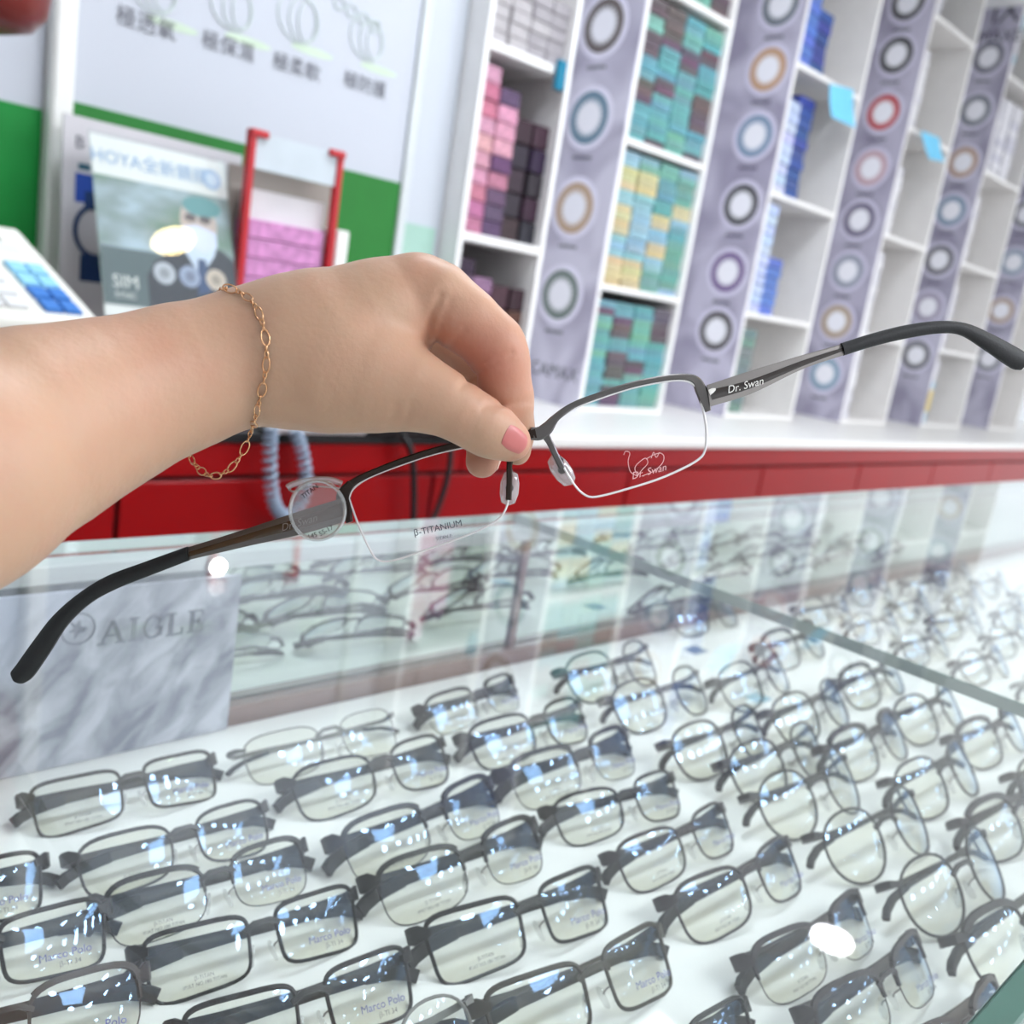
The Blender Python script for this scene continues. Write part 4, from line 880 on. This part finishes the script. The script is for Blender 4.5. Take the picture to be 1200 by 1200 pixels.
# nose pads with their arms and screws
for u, v, an, uu in ((598, 572, .1, 600), (659, 551, -.62, 660)):
    T_ = Matrix.Translation(L(u+(-1 if u < 620 else -1), v, -.0045)) @ Matrix.Rotation(-an if u < 620 else -an, 4, 'Z')
    o = hbuild(MB().lathe([(0, -.0068), (.0026, -.0056), (.0036, -.002), (.0036, .002), (.0026, .0056), (0, .0068)], 14, T=T_ @ Matrix.Rotation(math.pi/2*0, 4, 'X') @ Matrix(((1, 0, 0, 0), (0, 0, 1, 0), (0, .42, 0, 0), (0, 0, 0, 1)))), 'nose_pad', M['pad'], None, True, 180)
    a = MB(); e = Vector((T_ @ Vector((0, 0, 0)))); b0 = L(uu-4, v-24 if u < 620 else v-16, -.0004)
    a.tube([b0, b0+Vector((.0012, -.0008, -.002)), e+Vector((0, .001, .0012))], .00045, 5); a.lathe([(0, -.0008), (.0016, -.0008), (.0016, .0010), (.0009, .0012), (0, .0010)], 10, T=Matrix.Translation(e+Vector((0, 0, .0018)))); hbuild(a, 'pad_arm', M['gun'])
# temples
def slab(poly, z0, z1, dzf):
    mb = MB(); n = len(poly); f_ = [L(u, v) for u, v in poly]; vs = [Vector((p.x, p.y, dzf(p.x)+z1)) for p in f_]+[Vector((p.x, p.y, dzf(p.x)+z0)) for p in f_]
    mb.add(vs, [tuple(range(n)), tuple(range(2*n-1, n-1, -1))]+[(i, n+i, n+(i+1) % n, (i+1) % n) for i in range(n)]); return mb
def tz(x): return -abs(x)**1.5*.35
def tu(u): return tz((u-628)/F*HD)                    # temples sweep back a little
def strip2(mb, top, bot, thick, infl=False):
    """bar between two matching pixel edges"""
    A = cat([L(u, v, tu(u)) for u, v in top], 5); B_ = cat([L(u, v, tu(u)) for u, v in bot], 5); n = len(A); vs = []; fs = []; K = 10
    for p, q in zip(A, B_):
        m_ = (p+q)/2; h2 = (p-q)/2; z_ = 0
        for j in range(K):
            a = 2*math.pi*(j+.5)/K; e = 3.2 if not infl else 2.2; c, s_ = math.cos(a), math.sin(a)
            vs.append(m_+h2*math.copysign(abs(c)**(2/e), c)+Vector((0, 0, z_+thick/2*math.copysign(abs(s_)**(2/e), s_))))
    for i in range(n-1):
        for j in range(K): fs.append((i*K+j, i*K+(j+1) % K, i*K+K+(j+1) % K, i*K+K+j))
    fs += [tuple(range(K))[::-1], tuple((n-1)*K+j for j in range(K))]
    return mb.add(vs, fs)
tR = hbuild(strip2(MB(), [(828, 451), (880, 434), (940, 416), (990, 402)], [(832, 477), (880, 462), (940, 433), (990, 416)], .0016), 'temple', M['silver'])
tR['label'] = 'silver temple with dark inlay, pointing right'
def inlay(top, bot, m, parent): return hbuild(strip2(MB(), top, bot, .0022), 'inlay', m, parent)
inlay([(832, 456), (880, 444), (940, 422), (988, 407)], [(834, 470), (880, 456), (940, 430), (988, 412)], M['inlay'], tR)
htext('Dr. Swan', .0040, M['ink_white'], 873, 452, math.radians(15), tR, .0016, .35, flatz=True)
nk = MB(); strip2(nk, [(829, 457), (834, 455), (838, 455)], [(832, 464), (835, 462), (838, 458)], .0026); hbuild(nk, 'hinge_plate', M['ink_white'], tR)
hbuild(strip2(MB(), [(985, 402), (1020, 391), (1060, 381), (1100, 376), (1132, 379), (1165, 393), (1198, 411), (1206, 417)], [(989, 417), (1024, 406), (1062, 397), (1100, 391), (1126, 393), (1152, 409), (1184, 431), (1196, 434)], .0042, True), 'temple_tip', M['matteblack'], tR)
tL = hbuild(strip2(MB(), [(402, 583), (350, 599), (290, 619), (218, 642)], [(404, 612), (352, 627), (292, 640), (219, 657)], .0016), 'temple', M['gun'])
tL['label'] = 'brown inlaid temple pointing left, under a clear sticker'
inlay([(400, 588), (350, 606), (290, 625), (222, 646)], [(402, 606), (352, 620), (292, 634), (222, 653)], M['inlaybrown'], tL)
htext('Dr. Swan', .0040, M['silver'], 350, 613, math.radians(16), tL, .0022, .35, flatz=True)
hbuild(strip2(MB(), [(220, 640), (170, 658), (125, 675), (90, 697), (62, 722), (40, 750), (20, 778), (13, 788), (16, 796)], [(222, 657), (178, 674), (140, 689), (108, 706), (80, 732), (60, 763), (40, 792), (30, 800), (26, 801)], .0046, True), 'temple_tip', M['matteblack'], tL)
# clear round size label on the left hinge
fl = MB(); c_ = L(372, 598, tu(372)+.0034); R_ = 35/F*HD
n = 36; vs = [c_]+[c_+Vector((R_*.93*math.cos(2*math.pi*i/n), R_*math.sin(2*math.pi*i/n), -.0006*math.cos(2*math.pi*i/n)**2)) for i in range(n)]
fl.add(vs, [(0, 1+i, 1+(i+1) % n) for i in range(n)]); sk = hbuild(fl, 'size_label', M['film'], None, True, 180)
hbuild(MB().tube([v+Vector((0, 0, .0002)) for v in vs[1:]], .0008, 6, True), 'label_rim', M['pad'], sk)
fd = MB(); fd.tube(cat([L(337, 572, -.022), L(342, 568, -.022), L(362, 563, -.022), L(385, 562, -.022), L(401, 567, -.023)], 5), 0, up=(0, 1, 0), flat=(.0012, .0003)); fd.tube(cat([L(338, 573, -.022), L(345, 576, -.0215), L(365, 570, -.0215), L(400, 572, -.022)], 5), .0004, 5); hbuild(fd, 'folded_film', M['pad'], sk)
for k_, (tx, u, v, an) in enumerate((('TITAN', 363, 576, .62), ('55-17', 382, 622, .5), ('145', 366, 628, .3))): htext(tx, .0026, M['ink_black'], u, v, an, sk, .0042, flatz=True)
# ================================================================== HAND AND ARM: one continuous skin grown from a distance field
PR = []                                                   # (a, b, ra, rb, chain)
def seg(c, p, q):
    (u1, v1, d1, r1), (u2, v2, d2, r2) = p, q
    PR.append((cs(u1, v1, d1), cs(u2, v2, d2), r1/F*d1, r2/F*d2, c))
def chain(c, pts):
    for p, q in zip(pts, pts[1:]): seg(c, p, q)
# forearm, wrist, palm
chain('palm', [(-330, 720, .235, 165), (-60, 556, .285, 134), (46, 502, .312, 112), (125, 473, .328, 92), (210, 443, .342, 79), (295, 417, .352, 73), (360, 410, .356, 84)])
chain('palm', [(-330, 720, .260, 150), (46, 500, .335, 100), (210, 440, .366, 70), (295, 416, .376, 62)])
chain('palm', [(360, 410, .356, 85), (415, 394, .358, 76), (455, 366, .358, 57), (490, 343, .357, 43)])
chain('palm', [(360, 412, .380, 70), (425, 394, .388, 58), (476, 372, .392, 40)])
chain('palm', [(350, 424, .352, 68), (405, 436, .350, 64), (440, 446, .348, 54)])
# index, thumb, middle, ring, little
chain('index', [(490, 343, .357, 44), (512, 352, .356, 41), (548, 377, .356, 35), (580, 404, .357, 31.5), (588, 428, .358, 29), (595, 468, .362, 27), (601, 505, .3685, 22), (606, 530, .3705, 15.5)])
chain('thumb', [(425, 441, .349, 56), (455, 449, .348, 51), (488, 459, .346, 40.5), (522, 473, .345, 32.5), (556, 493, .346, 28.5), (578, 506, .349, 26.5), (600, 518, .3525, 22.5)])
chain('middle', [(488, 378, .384, 42), (535, 405, .390, 31), (566, 432, .392, 28), (578, 470, .388, 25.5), (572, 510, .384, 23), (565, 541, .382, 19.5)])
chain('ring', [(480, 395, .402, 38), (535, 430, .414, 28), (545, 462, .412, 25), (525, 480, .405, 22), (505, 480, .402, 20)])
chain('little', [(462, 405, .414, 34), (505, 440, .428, 25), (515, 465, .424, 22), (492, 474, .416, 19)])
KS = {'palm': .009, 'index': .006, 'thumb': .007, 'middle': .005, 'ring': .005, 'little': .005}
JK = {'index': .0025, 'thumb': .005, 'middle': .003, 'ring': .004, 'little': .004}
def capd(P, a, b, ra, rb):
    ab = (b-a).astype(np.float32); pa = P-a.astype(np.float32); l2 = float(ab@ab)
    t = np.clip((pa@ab)/l2, 0, 1); d = pa-t[..., None]*ab
    return np.sqrt((d*d).sum(-1))-(ra+(rb-ra)*t)
def smin(a, b, k): h = np.maximum(k-np.abs(a-b), 0)/k; return np.minimum(a, b)-h*h*k*.25
FOLDS = [([(516, 346), (505, 372), (499, 402)], .0013, .0012, .372), ([(528, 352), (518, 380), (512, 404)], .0012, .0007, .372), ([(556, 430), (576, 420), (599, 413)], .0011, .0009, .37), ([(560, 438), (580, 430), (603, 425)], .0010, .0005, .37),
         ([(566, 478), (592, 474), (622, 470)], .0010, .0008, .375), ([(551, 512), (559, 489), (571, 472)], .0011, .0007, .36), ([(558, 514), (567, 493), (578, 477)], .0010, .0005, .36), ([(543, 507), (551, 485), (561, 469)], .0011, .0004, .36),
         ([(528, 406), (538, 396), (545, 386)], .0012, .0007, .37), ([(540, 452), (556, 442), (566, 436)], .0012, .0009, .40), ([(470, 500), (478, 488), (482, 470)], .0014, .0004, .36), ([(455, 502), (461, 490), (464, 474)], .0014, .0004, .36)]
def carve(D, P):
    """skin folds: shallow grooves along short polylines"""
    dep = -P[..., 2]; u = 600+F*P[..., 0]/dep; v = 600-F*P[..., 1]/dep
    for pl, w__, de, dmax in FOLDS:
        best = None
        for (x0, y0), (x1, y1) in zip(pl, pl[1:]):
            dx, dy = x1-x0, y1-y0; t = np.clip(((u-x0)*dx+(v-y0)*dy)/(dx*dx+dy*dy), 0, 1); q = (u-x0-t*dx)**2+(v-y0-t*dy)**2
            best = q if best is None else np.minimum(best, q)
        m_ = np.sqrt(best)*dep/F; D = D+np.where(dep < dmax, de*np.exp(-(m_/w__)**2), 0)
    return D
def sdf(P, full=True):
    G = {}
    for a, b, ra, rb, c in PR:
        d = capd(P, a, b, ra, rb); G[c] = d if c not in G else smin(G[c], d, KS[c])
    D = G['palm']
    for c in ('little', 'ring', 'middle', 'index', 'thumb'):
        # fingers melt into the palm, but stay apart from each other
        own = smin(G['palm'], G[c], JK[c]); D = np.minimum(D, own)
    if full: D = carve(D, P)
    return D
hst = .00105
lo = np.array((-.245, -.075, -.455)); hi = np.array((.014, .110, -.175))
nx, ny, nz = [int(round(v)) for v in (hi-lo)/hst]
gx_, gy_, gz_ = [lo[i]+hst*np.arange(n_) for i, n_ in enumerate((nx, ny, nz))]
Fld = np.empty((nx, ny, nz), np.float32)
# coarse pass decides where the fine field is needed
cst = 6
for i0 in range(0, nx, 8):
    i1 = min(nx, i0+8)
    gX, gY, gZ = np.meshgrid(gx_[i0:i1], gy_[::cst], gz_[::cst], indexing='ij')
    cd = sdf(np.stack((gX, gY, gZ), -1).astype(np.float32), False)
    big = np.repeat(np.repeat(cd, cst, 1), cst, 2)[:, :ny, :nz]
    msk = np.abs(big) < hst*cst*2.2
    blk = big.copy(); ii, jj, kk = np.nonzero(msk)
    if len(ii):
        pts = np.stack((gx_[i0:i1][ii], gy_[jj], gz_[kk]), -1).astype(np.float32); blk[ii, jj, kk] = sdf(pts)
    Fld[i0:i1] = blk
def surface_nets(Fd, lo_, h_):
    s = Fd < 0; cells = np.zeros(np.array(s.shape)-1, np.int8)
    for dx in (0, 1):
        for dy in (0, 1):
            for dz in (0, 1): cells += s[dx:s.shape[0]-1+dx, dy:s.shape[1]-1+dy, dz:s.shape[2]-1+dz]
    act = (cells > 0) & (cells < 8); idx = -np.ones(act.shape, np.int64); I = np.argwhere(act); idx[act] = np.arange(len(I))
    acc = np.zeros((len(I), 3)); n_ = np.zeros(len(I))
    cor = [(a, b, c) for a in (0, 1) for b in (0, 1) for c in (0, 1)]
    for p in cor:
        for ax in range(3):
            if p[ax]: continue
            q = list(p); q[ax] = 1
            f0 = Fd[I[:, 0]+p[0], I[:, 1]+p[1], I[:, 2]+p[2]]; f1 = Fd[I[:, 0]+q[0], I[:, 1]+q[1], I[:, 2]+q[2]]
            m_ = (f0 < 0) != (f1 < 0); t = np.where(m_, f0/np.where(m_, f0-f1, 1), 0)
            e = np.tile(np.array(p, float), (len(I), 1)); e[:, ax] += t; acc[m_] += e[m_]; n_[m_] += 1
    V = lo_+h_*(I+acc/n_[:, None]); Q = []
    for ax in range(3):
        o1, o2 = [a for a in range(3) if a != ax]
        A = np.moveaxis(s, ax, 0); ch = A[:-1] != A[1:]; J = np.argwhere(ch)
        # J indexes (along ax, remaining axes in order)
        full_ = np.zeros((len(J), 3), int); full_[:, ax] = J[:, 0]; full_[:, o1] = J[:, 1]; full_[:, o2] = J[:, 2]
        ok = (full_[:, o1] > 0) & (full_[:, o2] > 0) & (full_[:, o1] < s.shape[o1]-1) & (full_[:, o2] < s.shape[o2]-1); full_ = full_[ok]
        def cell(d1, d2):
            c = full_.copy(); c[:, o1] -= d1; c[:, o2] -= d2; return idx[c[:, 0], c[:, 1], c[:, 2]]
        q = np.stack((cell(1, 1), cell(0, 1), cell(0, 0), cell(1, 0)), 1)
        ins = s[full_[:, 0], full_[:, 1], full_[:, 2]]
        flip = ins if ax != 1 else ~ins
        q[~flip] = q[~flip][:, ::-1]; Q.append(q)
    return V, np.concatenate(Q)
HV, HQ = surface_nets(Fld, lo, hst)
HQ = HQ[(HQ >= 0).all(1)]
# two rounds of smoothing over neighbours
for _ in range(2):
    ac = np.zeros_like(HV); nn_ = np.zeros(len(HV))
    for a, b in ((0, 1), (1, 2), (2, 3), (3, 0)):
        np.add.at(ac, HQ[:, a], HV[HQ[:, b]]); np.add.at(nn_, HQ[:, a], 1); np.add.at(ac, HQ[:, b], HV[HQ[:, a]]); np.add.at(nn_, HQ[:, b], 1)
    HV = HV*.5+.5*ac/nn_[:, None]
me = bpy.data.meshes.new('person'); base = cw(295, 417, .36)
WV = c2w(HV)-np.array(base); me.from_pydata(WV.tolist(), [], HQ.tolist()); me.materials.append(M['skin']); me.shade_smooth()
at_ = me.attributes.new('pink', 'FLOAT', 'POINT')
def near(p, r_): return np.exp(-((HV-cs(*p))**2).sum(1)/r_**2)
pk = .55*near((585, 440, .35), .016)+.6*near((605, 525, .355), .008)+.45*near((560, 400, .352), .012)+.5*near((565, 540, .382), .010)+.35*near((520, 385, .35), .010)+.5*near((540, 440, .375), .014)+.22*near((200, 425, .31), .022)+.2*near((500, 330, .345), .010)+.25*near((0, 620, .30), .02)
at_.data.foreach_set('value', pk.astype(np.float32))
person = bpy.data.objects.new('person', me); COL.objects.link(person); person.location = base
tag(person, 'bare forearm and hand reaching from the left, pinching spectacles by the bridge', 'person')
def skin_at(u, v, d0=.24, d1=.45):
    """first skin point along the sight line through a pixel, found by marching the field"""
    d = d0; p = None
    for _ in range(160):
        p = cs(u, v, d); s_ = float(sdf(p[None].astype(np.float32))[0])
        if s_ < .00008: return p
        d += max(s_*.8, .0001)
        if d > d1: return None
    return p
def sgrad(p):
    e = .0006; E_ = np.eye(3)*e; P = np.concatenate((p+E_, p-E_)).astype(np.float32); f_ = sdf(P, False); g = f_[:3]-f_[3:]; return g/np.linalg.norm(g)
def nail(c_, ax_, ln, wd, m, name, lift=.0004):
    """thin plate that follows the fingertip: rows along the finger axis (camera space), wrapped on the field"""
    c_ = np.array(c_); n_ = sgrad(c_); ax_ = ax_-n_*(ax_@n_); ax_ /= np.linalg.norm(ax_); sd = np.cross(n_, ax_); R1, C1 = 9, 9; top = []
    for i in range(R1):
        for j in range(C1):
            a = (i/(R1-1)-.5)*2; b = (j/(C1-1)-.5)*2
            # rounded-square outline
            a2 = a*math.sqrt(max(0, 1-.30*b*b)); b2 = b*math.sqrt(max(0, 1-.30*a*a))
            p = c_+ax_*a2*ln/2+sd*b2*wd/2+n_*.002
            for _ in range(8):
                g = sgrad(p); p = p-g*(float(sdf(p[None].astype(np.float32), False)[0])-lift*(1.0 if max(abs(a), abs(b)) < .9 else .35))
            top.append((p, sgrad(p)))
    vs = [p for p, g in top]+[p-g*.0007 for p, g in top]; N_ = R1*C1; fs = []
    for i in range(R1-1):
        for j in range(C1-1):
            a = i*C1+j; fs.append((a, a+C1, a+C1+1, a+1)); fs.append((N_+a, N_+a+1, N_+a+C1+1, N_+a+C1))
    edge = [i*C1 for i in range(R1)]+[(R1-1)*C1+j for j in range(1, C1)]+[i*C1+C1-1 for i in range(R1-2, -1, -1)]+[j for j in range(C1-2, 0, -1)]
    for x, y in zip(edge, edge[1:]+edge[:1]): fs.append((x, y, N_+y, N_+x))
    W_ = c2w(np.array(vs)); mb = MB().add(W_.tolist(), fs); return mb.build(name, m, person, True, 60)
pn_ = skin_at(605, 516); tdir = cs(600, 518, .3525)-cs(556, 493, .346)
if pn_ is not None: nail(pn_, tdir/np.linalg.norm(tdir), .0125, .0115, M['nail'], 'thumb_nail')
mtip = cs(583, 540, .380); mdir = cs(565, 541, .382)-cs(572, 510, .384)
sidep = cs(565, 535, .382)+np.array((.0066, -.0002, -.0020))
for _ in range(10): g = sgrad(sidep); sidep = sidep-g*float(sdf(sidep[None].astype(np.float32), False)[0])
nail(sidep, mdir/np.linalg.norm(mdir), .011, .009, M['nailpale'], 'finger_nail')

# ================================================================== BRACELET
path = [(256, 343), (266, 341), (277, 343), (288, 348), (297, 357), (304, 368), (309, 382), (312, 397), (313, 412), (313, 425), (311, 440), (308, 455), (304, 470), (300, 483), (297, 494)]
pts = []
for u, v in path:
    p = skin_at(u, v)
    if p is None: p = cs(u, v, .36)
    pts.append(p+sgrad(p)*.0009)
pts[0] = cs(254, 344, .362)
d_end = -pts[-1][2]
hangp = [(294, 506, .354), (288, 522, .355), (281, 536, .356), (272, 547, .358), (262, 554, .360), (250, 558, .363), (240, 555, .366), (231, 547, .370), (223, 536, .374), (217, 524, .379), (212, 510, .385), (208, 495, .392)]
pts += [cs(*h_) for h_ in hangp]
W_ = [Vector(p) for p in c2w(np.array(pts))]; W_ = cat(W_, 8)
brc = thing('bracelet', W_[0], 'thin rose gold chain bracelet with oval links, hanging loose round the wrist', 'bracelet')
ln_ = [0]
for a, b in zip(W_, W_[1:]): ln_.append(ln_[-1]+(b-a).length)
def on(s_):
    i = min(max(np.searchsorted(ln_, s_)-1, 0), len(W_)-2); t = (s_-ln_[i])/max(ln_[i+1]-ln_[i], 1e-9); return W_[i].lerp(W_[i+1], t), (W_[i+1]-W_[i]).normalized()
def link_mesh(a, b, r_):
    return MB().tube([(a*math.cos(x), b*math.sin(x), 0) for x in np.linspace(0, 2*math.pi, 16, endpoint=False)], r_, 5, True)
big = link_mesh(.0029, .0014, .00028).build('chain_link', M['gold'], brc, True, 180, False); small = link_mesh(.0013, .0007, .00026).build('chain_link', M['gold'], brc, True, 180, False)
view = Vector([float(x) for x in RM @ np.array((0, 0, 1))])
s_ = 0; k = 0; first = {0: True, 1: True}; IM = wm(brc).inverted()
while s_ < ln_[-1]-.003:
    b_ = k % 3 == 0; L_ = .0050 if b_ else .0021
    c_, t_ = on(s_+L_/2); src = big if b_ else small
    o = src if first[b_] else src.copy()
    if not first[b_]: COL.objects.link(o)
    first[b_] = False
    z_ = (view-t_*view.dot(t_)).normalized(); y_ = z_.cross(t_)
    ro = Matrix((t_, y_, z_)).transposed() @ Matrix.Rotation((.35 if k % 2 else -.5) if b_ else (1.1 if k % 2 else .3), 3, 'X')
    o.matrix_basis = IM @ (Matrix.Translation(c_) @ ro.to_4x4()); s_ += L_; k += 1
